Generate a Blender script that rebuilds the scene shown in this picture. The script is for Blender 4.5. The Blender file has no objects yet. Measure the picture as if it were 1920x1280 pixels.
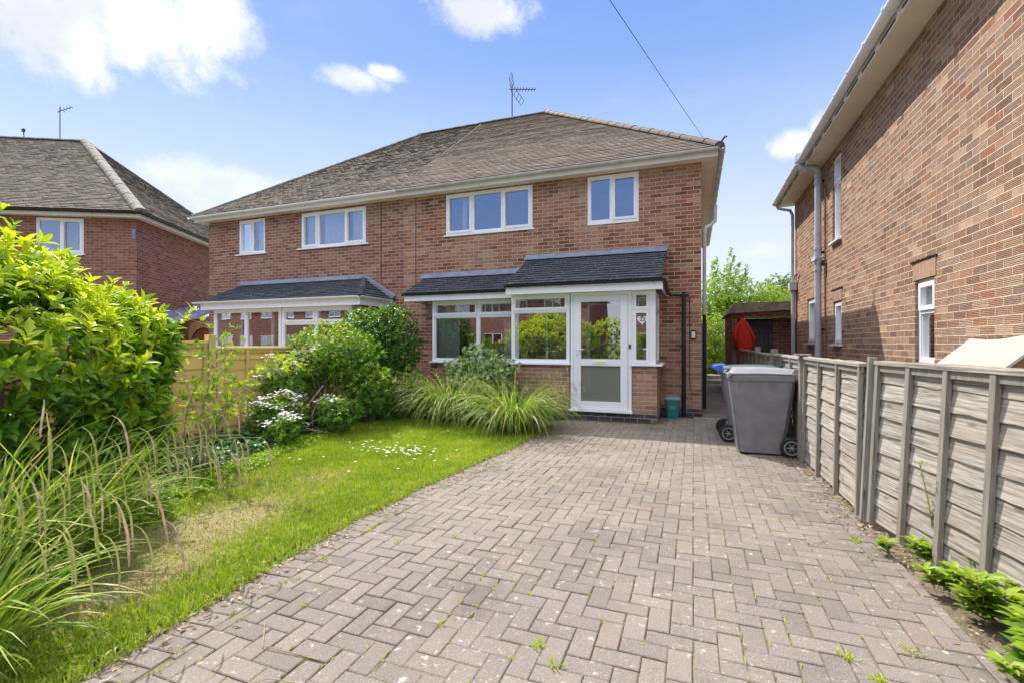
import bpy, bmesh, math, random
import numpy as np
from mathutils import Vector, Matrix
random.seed(7); rng = np.random.default_rng(11)
S = bpy.context.scene
COL = S.collection
R = math.radians
PI = math.pi

# ------------------------------------------------------------------ camera
cd = bpy.data.cameras.new('camera'); cam = bpy.data.objects.new('camera', cd); COL.objects.link(cam)
cam.location = (0, 0, 1.36); cam.rotation_euler = (R(90), 0, R(20.8))
cd.sensor_width = 36; cd.lens = 16.8; cd.shift_y = 3/1920; cd.clip_start = .05; cd.clip_end = 1500
S.camera = cam
S.render.resolution_x = 1024; S.render.resolution_y = 682
# ------------------------------------------------------------------ light
S.view_settings.view_transform = 'Standard'; S.view_settings.look = 'None'
S.view_settings.exposure = 1.38; S.view_settings.gamma = 1
TOSUN = Vector((-.60, .45, 1.0)).normalized()
SEL = math.asin(TOSUN.z); SAZ = math.atan2(TOSUN.x, TOSUN.y)
sl = bpy.data.lights.new('sun', 'SUN'); sl.energy = 2.25; sl.angle = R(.5); sl.color = (1, .94, .85)
so = bpy.data.objects.new('sun', sl); COL.objects.link(so)
so.location = (-6, 5, 20); so.rotation_euler = (-TOSUN).to_track_quat('-Z', 'Y').to_euler()

W = bpy.data.worlds.new('World'); S.world = W; W.use_nodes = True


class NT:
    """small node-tree helper"""
    def __init__(s, nt): s.nt = nt; nt.nodes.clear()
    def n(s, typ, ins=None, **kw):
        nd = s.nt.nodes.new(typ)
        for k, v in kw.items(): setattr(nd, k, v)
        for k, v in (ins or {}).items(): s.set(nd.inputs[k], v)
        return nd
    def set(s, sock, v):
        if isinstance(v, bpy.types.NodeSocket): s.nt.links.new(v, sock)
        elif isinstance(v, bpy.types.Node): s.nt.links.new(v.outputs[0], sock)
        else:
            if hasattr(sock, 'default_value'):
                dv = sock.default_value
                if hasattr(dv, '__len__') and len(dv) == 4 and hasattr(v, '__len__') and len(v) == 3: v = (*v, 1)
                sock.default_value = v
    def m(s, op, a, b=None, c=None, clamp=False):
        nd = s.nt.nodes.new('ShaderNodeMath'); nd.operation = op; nd.use_clamp = clamp
        s.set(nd.inputs[0], a)
        if b is not None: s.set(nd.inputs[1], b)
        if c is not None: s.set(nd.inputs[2], c)
        return nd.outputs[0]
    def ss(s, x, a, b, lo=0, hi=1):
        nd = s.n('ShaderNodeMapRange', interpolation_type='SMOOTHSTEP')
        for i, v in enumerate((x, a, b, lo, hi)): s.set(nd.inputs[i], v)
        return nd.outputs[0]
    def mix(s, f, a, b, mode='MIX'):
        nd = s.n('ShaderNodeMix', data_type='RGBA', blend_type=mode)
        s.set(nd.inputs[0], f); s.set(nd.inputs[6], a); s.set(nd.inputs[7], b)
        return nd.outputs[2]
    def ramp(s, x, stops, interp='LINEAR'):
        nd = s.n('ShaderNodeValToRGB'); r = nd.color_ramp; r.interpolation = interp
        while len(r.elements) < len(stops): r.elements.new(.5)
        for e, (p, c) in zip(r.elements, stops): e.position = p; e.color = (*c, 1) if len(c) == 3 else c
        s.set(nd.inputs[0], x); return nd.outputs[0]
    def noise(s, vec, scale, detail=4, rough=.55, dim='3D', dist=0):
        nd = s.n('ShaderNodeTexNoise', noise_dimensions=dim)
        if vec is not None: s.set(nd.inputs['Vector'], vec)
        nd.inputs['Scale'].default_value = scale; nd.inputs['Detail'].default_value = detail
        nd.inputs['Roughness'].default_value = rough; nd.inputs['Distortion'].default_value = dist
        return nd.outputs[0]
    def vm(s, op, a, b=None):
        nd = s.nt.nodes.new('ShaderNodeVectorMath'); nd.operation = op
        s.set(nd.inputs[0], a)
        if b is not None: s.set(nd.inputs[1], b)
        return nd.outputs[0]


def sky_world():
    t = NT(W.node_tree)
    sky = t.n('ShaderNodeTexSky', sky_type='NISHITA', sun_disc=False, sun_elevation=SEL, sun_rotation=SAZ,
              air_density=1.0, dust_density=.6, ozone_density=1.6, altitude=60)
    tc = t.n('ShaderNodeTexCoord').outputs['Generated']
    d = t.vm('NORMALIZE', tc)
    sp = t.n('ShaderNodeSeparateXYZ', {0: d})
    x, y, z = sp.outputs
    el = t.m('ARCSINE', z); az = t.m('ARCTAN2', x, y)
    n1 = t.noise(d, 6.5, 10, .66, dist=.35); n2 = t.noise(d, 22, 8, .65)
    nn = t.m('ADD', t.m('MULTIPLY', t.m('SUBTRACT', n1, .5), 3.2), t.m('MULTIPLY', t.m('SUBTRACT', n2, .5), 2.0))
    # clouds: azimuth, elevation, half widths, weight
    clouds = CLOUDS
    tot = None
    for (a0, e0, wa, we, wt) in clouds:
        da = t.m('DIVIDE', t.m('SUBTRACT', az, a0), wa); de = t.m('DIVIDE', t.m('SUBTRACT', el, e0), we)
        r2 = t.m('SQRT', t.m('ADD', t.m('MULTIPLY', da, da), t.m('MULTIPLY', de, de)))
        v = t.m('ADD', t.m('SUBTRACT', 1.0, r2), t.m('MULTIPLY', nn, .46))
        v = t.m('MULTIPLY', t.ss(v, -.02, .68), wt)
        tot = v if tot is None else t.m('MAXIMUM', tot, v)
    # thin veil, and other cumulus over the parts of the sky behind the camera
    veil = t.m('MULTIPLY', t.ss(t.noise(t.n('ShaderNodeMapping', {0: d, 'Scale': (1, 1, 3.0)}), 2.2, 8, .62), .5, .78), .14)
    back = t.m('MULTIPLY', t.ss(t.noise(d, 3.4, 9, .58), .60, .72), t.m('MULTIPLY', t.ss(y, .2, -.3), .7))
    tot = t.m('MAXIMUM', t.m('MAXIMUM', tot, veil), back)
    shade = t.ss(t.noise(d, 7.5, 5, .5), .38, .66)
    ccol = t.mix(t.m('MULTIPLY', shade, .7), (3.9, 3.9, 3.95), (2.2, 2.4, 2.85))
    grad = t.ramp(t.m('DIVIDE', el, R(60)), [(0, (3.15, 3.3, 3.5)), (.20, (2.75, 3.02, 3.4)), (.36, (1.75, 2.32, 3.35)), (.5, (.95, 1.6, 3.2)), (.64, (.66, 1.28, 3.05)), (1, (.5, 1.1, 2.9))])
    rear = t.m('MULTIPLY', t.ss(t.n('ShaderNodeVectorMath', {0: d, 1: (-.355, .935, 0)}, operation='DOT_PRODUCT').outputs['Value'], .2, -.2), t.ss(el, R(3), R(13), 0, .85))
    grad = t.mix(rear, grad, (.62, 1.25, 3.0))
    base = t.mix(.8, t.mix(1.0, sky.outputs[0], (.5, .5, .55), 'MULTIPLY'), grad)
    fin = t.mix(tot, base, ccol)
    # over-bright cumulus overhead and high behind the camera, unseen, added to lift the shade
    fwd = t.n('ShaderNodeVectorMath', {0: d, 1: (-.355, .935, 0)}, operation='DOT_PRODUCT').outputs['Value']
    hi = t.m('MAXIMUM', t.ss(el, R(46), R(56)), t.m('MULTIPLY', t.ss(fwd, .15, -.15), t.ss(el, R(26), R(36))))
    cov = t.m('MULTIPLY', hi, t.ss(t.noise(d, 2.0, 8, .6), .36, .5))
    fin = t.mix(cov, fin, (8.6, 8.4, 8.2))
    bg = t.n('ShaderNodeBackground', {'Color': fin, 'Strength': .12})
    t.n('ShaderNodeOutputWorld', {'Surface': bg.outputs[0]})


def azel(px, py):
    tt = (px-960)/896; a = R(20.8)
    v = Vector((tt*math.cos(a)-math.sin(a), tt*math.sin(a)+math.cos(a), (643-py)/896)).normalized()
    return math.atan2(v.x, v.y), math.asin(v.z)


def cl(px, py, wx, wy, wt=1.0):
    a, e = azel(px, py); return (a, e, wx, wy, wt)


CLOUDS = [cl(130, 60, .12, .09), cl(260, 40, .16, .10), cl(400, 20, .10, .08), cl(240, 95, .06, .045, .95),
          cl(900, 22, .13, .048), cl(660, 148, .09, .028, .92), cl(720, 136, .06, .02, .85),
          cl(1500, 268, .055, .032), cl(1540, 238, .03, .04),
          cl(420, 350, .2, .045, .5), cl(330, 390, .12, .05, .7), cl(1440, 470, .06, .02, .4)]
sky_world()

# ------------------------------------------------------------------ mesh helpers
ROOT = {}


def root(name, label, cat, loc=(0, 0, 0), rz=0, group=None):
    o = bpy.data.objects.new(name, None); COL.objects.link(o); o.empty_display_size = .2
    o.location = loc; o.rotation_euler = (0, 0, rz)
    o['label'] = label; o['category'] = cat
    if group: o['group'] = group
    ROOT[o.name] = (Matrix.Translation(loc) @ Matrix.Rotation(rz, 4, 'Z')).inverted()
    return o


def tag(o, label, cat, group=None):
    o['label'] = label; o['category'] = cat
    if group: o['group'] = group
    return o


def inv_of(parent):
    p = parent
    while p is not None:
        if p.name in ROOT: return ROOT[p.name]
        p = p.parent
    return Matrix.Identity(4)


def finish(name, me, mat, parent=None, base=None):
    """verts are in world space; bring them into the frame of the parent thing (or of its own base)"""
    for m in (mat if isinstance(mat, (list, tuple)) else [mat]): me.materials.append(m)
    o = bpy.data.objects.new(name, me); COL.objects.link(o)
    if parent is not None:
        M = inv_of(parent)
        me.transform(M); o.parent = parent
    elif base is not None:
        me.transform(Matrix.Translation((-base[0], -base[1], -base[2]))); o.location = base
    return o


class MB:
    def __init__(s): s.v = []; s.f = []; s.r = []; s.mi = []; s.T = None; s.cur = 0
    def p(s, pts):
        i = len(s.v)
        s.v += [tuple(s.T(q)) if s.T else tuple(q) for q in pts]
        return i
    def face(s, pts, rnd=None, mi=None):
        i = s.p(pts); s.f.append(tuple(range(i, i+len(pts)))); s.r.append(random.random() if rnd is None else rnd)
        s.mi.append(s.cur if mi is None else mi)
    def idx(s, pts, faces, rnd=None):
        i = s.p(pts); rr = random.random() if rnd is None else rnd
        for f in faces: s.f.append(tuple(i+k for k in f)); s.r.append(rr); s.mi.append(s.cur)
    def hexa(s, p8, rnd=None):
        s.idx(p8, [(0, 3, 2, 1), (4, 5, 6, 7), (0, 1, 5, 4), (1, 2, 6, 5), (2, 3, 7, 6), (3, 0, 4, 7)], rnd)
    def box(s, x0, x1, y0, y1, z0, z1, rnd=None):
        if x1 < x0: x0, x1 = x1, x0
        if y1 < y0: y0, y1 = y1, y0
        if z1 < z0: z0, z1 = z1, z0
        s.hexa([(x0, y0, z0), (x1, y0, z0), (x1, y1, z0), (x0, y1, z0), (x0, y0, z1), (x1, y0, z1), (x1, y1, z1), (x0, y1, z1)], rnd)
    def pbox(s, P, u0, u1, v0, v1, w0, w1, rnd=None):
        s.hexa([P(u0, v0, w0), P(u1, v0, w0), P(u1, v0, w1), P(u0, v0, w1), P(u0, v1, w0), P(u1, v1, w0), P(u1, v1, w1), P(u0, v1, w1)], rnd)
    def tube(s, pts, r, n=8, caps=True, rnd=None):
        pts = [Vector(q) for q in pts]; k = len(pts)
        rs = r if hasattr(r, '__len__') else [r]*k
        rings = []; prev = None
        for i, q in enumerate(pts):
            d = (pts[min(i+1, k-1)]-pts[max(i-1, 0)]).normalized()
            if prev is None:
                a = Vector((0, 0, 1)) if abs(d.z) < .9 else Vector((1, 0, 0))
                u = d.cross(a).normalized()
            else:
                u = (prev-d*prev.dot(d)).normalized()
            prev = u; w = d.cross(u)
            rings.append([q+(u*math.cos(2*PI*j/n)+w*math.sin(2*PI*j/n))*rs[i] for j in range(n)])
        faces = []
        for i in range(k-1):
            for j in range(n):
                faces.append((i*n+j, i*n+(j+1) % n, (i+1)*n+(j+1) % n, (i+1)*n+j))
        if caps: faces += [tuple(range(n-1, -1, -1)), tuple((k-1)*n+j for j in range(n))]
        s.idx([q for g in rings for q in g], faces, rnd)
    def prism(s, poly, f, a, b, rnd=None):
        """poly: list of 2d points, f(p,q,t)->3d"""
        n = len(poly)
        pts = [f(p, q, a) for p, q in poly]+[f(p, q, b) for p, q in poly]
        s.idx(pts, [tuple(range(n-1, -1, -1)), tuple(range(n, 2*n))]+[(j, (j+1) % n, n+(j+1) % n, n+j) for j in range(n)], rnd)
    def lathe(s, prof, c, n=16, axis='Z', rnd=None):
        pts = []; k = len(prof)
        for (r, h) in prof:
            for j in range(n):
                a = 2*PI*j/n
                if axis == 'Z': pts.append((c[0]+r*math.cos(a), c[1]+r*math.sin(a), c[2]+h))
                elif axis == 'Y': pts.append((c[0]+r*math.cos(a), c[1]+h, c[2]+r*math.sin(a)))
                else: pts.append((c[0]+h, c[1]+r*math.cos(a), c[2]+r*math.sin(a)))
        fs = [(i*n+j, i*n+(j+1) % n, (i+1)*n+(j+1) % n, (i+1)*n+j) for i in range(k-1) for j in range(n)]
        fs += [tuple(range(n-1, -1, -1)), tuple((k-1)*n+j for j in range(n))]
        s.idx(pts, fs, rnd)
    def build(s, name, mat, parent=None, base=None, smooth=False, bevel=0, recalc=True, frame=None):
        me = bpy.data.meshes.new(name); me.from_pydata(s.v, [], s.f); me.update()
        if recalc:
            bm = bmesh.new(); bm.from_mesh(me); bmesh.ops.recalc_face_normals(bm, faces=bm.faces); bm.to_mesh(me); bm.free()
        at = me.attributes.new('rnd', 'FLOAT', 'FACE'); at.data.foreach_set('value', s.r)
        me.polygons.foreach_set('material_index', s.mi)
        uv = me.uv_layers.new(name='UVMap'); F = frame
        for p in me.polygons:
            nx, ny, nz = p.normal
            if F is not None: q = F @ Vector((nx, ny, nz)); nx, ny, nz = q
            ax = 2 if abs(nz) > max(abs(nx), abs(ny))+1e-4 else (1 if abs(ny) >= abs(nx) else 0)
            for li in p.loop_indices:
                c = me.vertices[me.loops[li].vertex_index].co
                if F is not None: c = F @ c
                uv.data[li].uv = (c.x, c.y) if ax == 2 else ((c.x, c.z) if ax == 1 else (c.y, c.z))
        if smooth: me.shade_smooth()
        o = finish(name, me, mat, parent, base)
        if bevel:
            b = o.modifiers.new('bevel', 'BEVEL'); b.width = bevel; b.segments = 2; b.limit_method = 'ANGLE'; b.angle_limit = R(40)
        return o


def np_mesh(name, V, T, rnd, mat, parent=None, base=None, smooth=False, mi=None):
    """V (n,3), T (m,3) triangles, rnd (m,)"""
    me = bpy.data.meshes.new(name); m = len(T)
    me.vertices.add(len(V)); me.vertices.foreach_set('co', np.asarray(V, np.float32).ravel())
    me.loops.add(3*m); me.loops.foreach_set('vertex_index', np.asarray(T, np.int32).ravel())
    me.polygons.add(m); me.polygons.foreach_set('loop_start', np.arange(0, 3*m, 3, dtype=np.int32))
    me.polygons.foreach_set('loop_total', np.full(m, 3, np.int32))
    if mi is not None: me.polygons.foreach_set('material_index', np.asarray(mi, np.int32))
    me.update(calc_edges=True); me.validate()
    at = me.attributes.new('rnd', 'FLOAT', 'FACE'); at.data.foreach_set('value', np.asarray(rnd, np.float32))
    if smooth: me.shade_smooth()
    return finish(name, me, mat, parent, base)

# ------------------------------------------------------------------ materials
def mat(name):
    m = bpy.data.materials.new(name); m.use_nodes = True
    return m, NT(m.node_tree)


def out(t, sh): t.n('ShaderNodeOutputMaterial', {'Surface': sh.outputs[0] if isinstance(sh, bpy.types.Node) else sh})


def prin(t, col, rough=.6, bump=None, bs=.3, bd=.01, spec=.5, metal=0, **kw):
    ins = {'Base Color': col, 'Roughness': rough, 'Specular IOR Level': spec, 'Metallic': metal}
    ins.update(kw)
    p = t.n('ShaderNodeBsdfPrincipled', ins)
    if bump is not None:
        b = t.n('ShaderNodeBump', {'Height': bump, 'Strength': bs, 'Distance': bd}); t.nt.links.new(b.outputs[0], p.inputs['Normal'])
    return p


def rndattr(t): return t.n('ShaderNodeAttribute', attribute_name='rnd').outputs['Fac']


def simple(name, col, rough=.5, vary=.12, scale=6, bump=.0, spec=.5, metal=0, dirt=None, dirtamt=.3):
    m, t = mat(name)
    pos = t.n('ShaderNodeTexCoord').outputs['Object']
    n = t.noise(pos, scale, 6, .6)
    c = t.mix(t.ss(n, .3, .7), tuple(x*(1-vary) for x in col), tuple(min(1, x*(1+vary)) for x in col))
    if dirt: c = t.mix(t.m('MULTIPLY', t.ss(t.noise(pos, 2.3, 8, .68), .45, .75), dirtamt), c, dirt)
    f = t.noise(pos, 160, 3)
    out(t, prin(t, c, t.m('ADD', rough, t.m('MULTIPLY', t.m('SUBTRACT', n, .5), .2)), f if bump else None, bump, .004, spec, metal))
    return m


def brick(name, pal, mortar, combed=False, patch=(.5, .35, .27), rot=False, bh=.075, bw=.225):
    m, t = mat(name)
    uv = t.n('ShaderNodeUVMap').outputs[0]
    pos = t.n('ShaderNodeTexCoord').outputs['Object']
    wob = t.n('ShaderNodeTexNoise', {'Vector': pos, 'Scale': 9.0, 'Detail': 3.0})
    dv = t.vm('MULTIPLY', t.vm('SUBTRACT', wob.outputs['Color'], (.5, .5, .5)), (.012, .009, 0))
    uvd = t.vm('ADD', uv, dv)
    sp = t.n('ShaderNodeSeparateXYZ', {0: uvd}); u, v = sp.outputs[0], sp.outputs[1]
    if rot: u, v = v, u
    vr = t.m('DIVIDE', v, bh); row = t.m('FLOOR', vr)
    uu = t.m('ADD', t.m('DIVIDE', u, bw), t.m('MULTIPLY', t.m('MODULO', t.m('ABSOLUTE', row), 2), .5))
    col = t.m('FLOOR', uu); fu = t.m('FRACT', uu); fv = t.m('FRACT', vr)
    du = t.m('MULTIPLY', t.m('MINIMUM', fu, t.m('SUBTRACT', 1, fu)), bw)
    dd = t.m('MULTIPLY', t.m('MINIMUM', fv, t.m('SUBTRACT', 1, fv)), bh)
    d = t.m('MINIMUM', du, dd)
    mask = t.ss(d, .0042, .0082)
    cid = t.n('ShaderNodeCombineXYZ', {0: col, 1: row})
    wn = t.n('ShaderNodeTexWhiteNoise', {0: cid.outputs[0]}, noise_dimensions='3D')
    cid2 = t.n('ShaderNodeCombineXYZ', {0: row, 1: col, 2: 7.3})
    wn2 = t.n('ShaderNodeTexWhiteNoise', {0: cid2.outputs[0]}, noise_dimensions='3D')
    stops = [(i/len(pal), c) for i, c in enumerate(pal)]
    bc = t.ramp(wn.outputs[0], stops, 'CONSTANT')
    big = t.noise(pos, .55, 4, .6)
    fine = t.noise(pos, 55, 6, .7); med = t.noise(pos, 11, 5, .65)
    bc = t.mix(t.m('MULTIPLY', t.ss(big, .42, .62), .36), bc, patch)
    strk = t.noise(t.n('ShaderNodeMapping', {0: pos, 'Scale': (3.2, 3.2, .35)}).outputs[0], 1.0, 6, .7)
    bc = t.mix(t.ss(strk, .54, .70, 0, .38), bc, t.mix(1, bc, (.62, .60, .60), 'MULTIPLY'))
    bc = t.mix(t.ss(med, .3, .75, 0, .5), bc, t.mix(1, bc, (1.35, 1.32, 1.3), 'MULTIPLY'))
    bc = t.mix(t.ss(fine, .35, .7, 0, .6), bc, t.mix(1, bc, (.66, .62, .60), 'MULTIPLY'))
    bc = t.mix(t.m('MULTIPLY', t.ss(wn2.outputs[0], .75, 1), .35), bc, mortar)
    mort = t.mix(t.ss(t.noise(pos, 30, 5), .3, .7), mortar, tuple(x*.74 for x in mortar))
    h = t.m('ADD', mask, t.m('MULTIPLY', fine, .35))
    if combed:
        ph = t.m('ADD', t.m('MULTIPLY', fv, 5.2*2*PI), t.m('MULTIPLY', t.noise(pos, 7, 3), 5))
        g = t.ss(t.m('SINE', ph), -.3, .6)
        g = t.m('MULTIPLY', g, t.ss(wn2.outputs[0], .02, .2))
        g2 = t.m('MULTIPLY', g, t.ss(t.noise(t.n('ShaderNodeMapping', {0: uv, 'Scale': (6, 60, 1)}).outputs[0], 1, 4), .28, .46))
        h = t.m('SUBTRACT', h, t.m('MULTIPLY', g2, 1.6))
        bc = t.mix(t.m('MULTIPLY', g2, .85), bc, (.10, .045, .038))
        bc = t.mix(t.ss(t.noise(pos, 19, 6, .75), .55, .72, 0, .55), bc, (.56, .42, .31))
    c = t.mix(mask, mort, bc)
    out(t, prin(t, c, .9, h, .55, .007, .25))
    return m


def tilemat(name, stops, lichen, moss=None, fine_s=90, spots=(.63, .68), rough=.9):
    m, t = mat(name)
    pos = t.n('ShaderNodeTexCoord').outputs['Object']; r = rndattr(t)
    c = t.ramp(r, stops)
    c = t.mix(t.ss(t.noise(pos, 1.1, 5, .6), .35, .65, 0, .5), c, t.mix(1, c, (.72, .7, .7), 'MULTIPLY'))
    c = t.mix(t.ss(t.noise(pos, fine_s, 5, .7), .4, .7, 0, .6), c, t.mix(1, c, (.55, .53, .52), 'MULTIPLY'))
    c = t.mix(t.ss(t.noise(pos, 34, 6, .75), spots[0], spots[1], 0, .85), c, lichen)
    if moss:
        mm = t.m('MULTIPLY', t.ss(t.noise(pos, 15, 6, .7), .56, .66), t.ss(t.noise(pos, .8, 3), .45, .6))
        c = t.mix(mm, c, moss)
    out(t, prin(t, c, rough, t.noise(pos, 60, 6, .7), .5, .006, .3))
    return m


def woodmat(name, dark, light, knot, green=None, vertical=False, contrast=1.0, rot3=None):
    m, t = mat(name)
    uv = t.n('ShaderNodeUVMap').outputs[0]; r = rndattr(t)
    off = t.n('ShaderNodeCombineXYZ', {0: t.m('MULTIPLY', r, 37.0), 1: t.m('MULTIPLY', r, 19.0)})
    sc = (28, 1.2, 1) if vertical else (.9, 42, 1)
    mp = t.n('ShaderNodeMapping', {0: uv, 'Scale': sc})
    v = t.vm('ADD', mp.outputs[0], off.outputs[0])
    g1 = t.noise(v, 2.2, 7, .62, dist=1.1); g2 = t.noise(v, 9, 4, .6)
    pos = t.n('ShaderNodeTexCoord').outputs['Object']
    g = t.m('ADD', t.m('MULTIPLY', g1, .65), t.m('MULTIPLY', g2, .35))
    c = t.mix(t.ss(g, .5-.17/contrast, .5+.17/contrast), dark, light)
    c = t.mix(t.m('MULTIPLY', t.ss(r, 0, 1), .45), c, t.mix(1, c, (.68, .66, .64), 'MULTIPLY'))
    big = t.noise(pos, 1.9, 5, .65)
    c = t.mix(t.ss(big, .45, .7, 0, .45), c, knot)
    kn = t.n('ShaderNodeTexVoronoi', {'Vector': t.vm('ADD', t.n('ShaderNodeMapping', {0: uv, 'Scale': (3, 9, 1) if not vertical else (9, 3, 1)}).outputs[0], off.outputs[0]), 'Scale': 1.0, 'Randomness': 1.0})
    c = t.mix(t.ss(kn.outputs[0], .16, .05, 0, .8), c, tuple(x*.45 for x in knot))
    if green: c = t.mix(t.m('MULTIPLY', t.ss(t.noise(pos, 3.1, 6, .7), .52, .72), .5), c, green)
    out(t, prin(t, c, .85, g, .45, .004, .25))
    return m


def leafmat(name, stops, trans=.35, rough=.45, spec=.4, tint=(1.15, 1.2, .5)):
    m, t = mat(name)
    r = rndattr(t); pos = t.n('ShaderNodeTexCoord').outputs['Object']
    c = t.ramp(r, stops)
    c = t.mix(t.ss(t.noise(pos, 14, 3), .35, .65, 0, .5), c, t.mix(1, c, (.75, .8, .75), 'MULTIPLY'))
    p = prin(t, c, rough, spec=spec)
    tr = t.n('ShaderNodeBsdfTranslucent', {'Color': t.mix(1, c, tint, 'MULTIPLY')})
    mx = t.n('ShaderNodeMixShader', {0: trans, 1: p.outputs[0], 2: tr.outputs[0]})
    out(t, mx); return m


def glassmat(name, refl=.32, tint=(.86, .9, .95), frosted=False):
    m, t = mat(name)
    if frosted:
        pos = t.n('ShaderNodeTexCoord').outputs['Object']
        p = prin(t, (.25, .26, .21), .28, t.noise(pos, 220, 2), .25, .002, spec=.7)
        tr = t.n('ShaderNodeBsdfTransparent', {'Color': (.55, .58, .5)})
        out(t, t.n('ShaderNodeMixShader', {0: .25, 1: p.outputs[0], 2: tr.outputs[0]})); return m
    lw = t.n('ShaderNodeLayerWeight', {'Blend': .25})
    f = t.m('ADD', refl, t.m('MULTIPLY', lw.outputs['Fresnel'], .5), clamp=True)
    pos = t.n('ShaderNodeTexCoord').outputs['Object']
    b = t.n('ShaderNodeBump', {'Height': t.noise(pos, 1.6, 2), 'Strength': .035, 'Distance': .02})
    g = t.n('ShaderNodeBsdfGlossy', {'Color': (.95, .97, 1), 'Roughness': .015, 'Normal': b.outputs[0]})
    tr = t.n('ShaderNodeBsdfTransparent', {'Color': tint})
    out(t, t.n('ShaderNodeMixShader', {0: f, 1: tr.outputs[0], 2: g.outputs[0]}))
    return m


M = {}
M['brick'] = brick('facing brick', [(.245, .10, .064), (.29, .125, .08), (.17, .072, .05), (.33, .155, .10), (.26, .11, .07), (.30, .14, .092),
                                    (.15, .068, .052), (.27, .13, .09), (.36, .21, .14)], (.58, .44, .32))
M['brick_old'] = brick('facing brick of neighbouring semi', [(.23, .095, .070), (.27, .12, .085), (.17, .075, .062), (.30, .145, .105), (.24, .105, .08), (.29, .15, .115),
                                    (.19, .08, .068), (.26, .14, .11)], (.52, .40, .31), patch=(.34, .23, .18))
M['brick_dark'] = brick('dark red brick', [(.25, .105, .078), (.285, .125, .092), (.20, .085, .068), (.30, .145, .105), (.26, .11, .085)], (.42, .29, .23), patch=(.22, .12, .1))
M['brick_comb'] = brick('combed rustic brick', [(.40, .235, .155), (.49, .315, .21), (.26, .145, .10), (.57, .40, .285), (.44, .27, .18), (.32, .18, .125),
                                    (.52, .34, .22), (.36, .26, .20), (.45, .22, .125)], (.58, .45, .33), combed=True, patch=(.44, .29, .19))
M['brick_soldier'] = brick('soldier course brick', [(.40, .235, .16), (.45, .28, .19), (.37, .2, .14), (.42, .25, .15)], (.5, .4, .3), rot=True, patch=(.45, .3, .2), bh=.075, bw=.5)
M['brick_blue'] = brick('blue engineering brick', [(.04, .05, .08), (.055, .065, .10), (.035, .042, .065), (.065, .075, .105)], (.40, .31, .24), patch=(.06, .07, .1))
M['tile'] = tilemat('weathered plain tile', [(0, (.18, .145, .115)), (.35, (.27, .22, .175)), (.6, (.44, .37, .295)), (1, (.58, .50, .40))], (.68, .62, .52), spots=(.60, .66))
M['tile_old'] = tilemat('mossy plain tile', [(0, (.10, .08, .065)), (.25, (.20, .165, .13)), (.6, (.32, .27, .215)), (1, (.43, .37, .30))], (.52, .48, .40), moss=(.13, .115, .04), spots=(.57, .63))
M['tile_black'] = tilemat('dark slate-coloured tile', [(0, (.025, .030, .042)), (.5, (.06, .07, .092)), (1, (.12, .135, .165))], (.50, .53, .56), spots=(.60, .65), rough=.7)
M['ridge_grey'] = simple('mortared ridge tile', (.25, .22, .185), .9, .3, 9, .6)
M['ridge_edge'] = simple('grey ridge tile', (.16, .17, .18), .85, .3, 9, .6)
M['ridge_brown'] = simple('new brown ridge tile', (.12, .092, .082), .75, .18, 5, .4)
M['lead'] = simple('lead flashing', (.21, .245, .33), .55, .2, 5, .2, metal=.0)
M['upvc'] = simple('white upvc', (.86, .88, .93), .3, .02, 4, 0)
M['fascia'] = simple('painted fascia', (.88, .86, .85), .5, .04, 3, 0, dirt=(.62, .58, .52), dirtamt=.3)
M['soffit'] = simple('cream soffit', (.86, .78, .68), .6, .04, 3, 0, dirt=(.6, .53, .44), dirtamt=.2)
M['gutter_grey'] = simple('weathered grey gutter', (.56, .55, .56), .5, .15, 6, 0, dirt=(.26, .25, .24), dirtamt=.45)
M['gutter_white'] = simple('white plastic gutter', (.82, .84, .90), .3, .03, 4, 0, dirt=(.6, .6, .62), dirtamt=.2)
M['black'] = simple('black plastic', (.018, .018, .022), .4, .2, 6)
M['pipe_grey'] = simple('grey plastic pipe', (.52, .55, .63), .45, .08, 4, 0, dirt=(.36, .35, .36), dirtamt=.35)
M['glass'] = glassmat('window glass', .42)
M['glass_low'] = glassmat('ground floor glass', .40)
M['frost'] = glassmat('frosted glass', frosted=True)
M['rubber'] = simple('rubber', (.015, .015, .018), .7, .2, 30)
M['bin_grey'] = simple('grey bin plastic', (.18, .18, .20), .42, .12, 9, .15, dirt=(.27, .25, .23), dirtamt=.75)
M['bin_lid_grey'] = simple('faded grey lid plastic', (.27, .28, .31), .42, .08, 5, .15, dirt=(.36, .35, .34), dirtamt=.4)
M['bin_blue'] = simple('blue lid plastic', (.05, .13, .62), .38, .1, 5)
M['bin_green'] = simple('green lid plastic', (.06, .13, .10), .42, .12, 5)
M['teal'] = simple('teal caddy plastic', (.03, .24, .26), .4, .1, 6)
M['teal_lid'] = simple('pale teal caddy lid', (.17, .37, .38), .42, .1, 6)
M['white'] = simple('white print', (.78, .78, .78), .5, .05, 6)
M['metal'] = simple('galvanised metal', (.5, .5, .52), .4, .15, 8, metal=.8)
M['dark_metal'] = simple('weathered aerial metal', (.045, .05, .06), .6, .2, 8)
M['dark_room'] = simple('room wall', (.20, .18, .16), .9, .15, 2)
M['curtain'] = simple('pale curtain', (.72, .73, .72), .9, .06, 5)
M['blind'] = simple('vertical blind fabric', (.52, .56, .50), .9, .06, 5)
M['red'] = simple('red fabric', (.50, .018, .01), .75, .15, 9)
M['plank_dark'] = woodmat('grey painted planks', (.06, .062, .07), (.13, .135, .145), (.05, .05, .05), vertical=True)
M['fence_grey'] = woodmat('weathered grey larch', (.20, .175, .15), (.60, .56, .505), (.38, .31, .24), contrast=1.7)
M['post_grey'] = woodmat('weathered fence batten', (.20, .18, .16), (.42, .39, .35), (.25, .21, .16), vertical=True, green=(.25, .24, .14))
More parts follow.
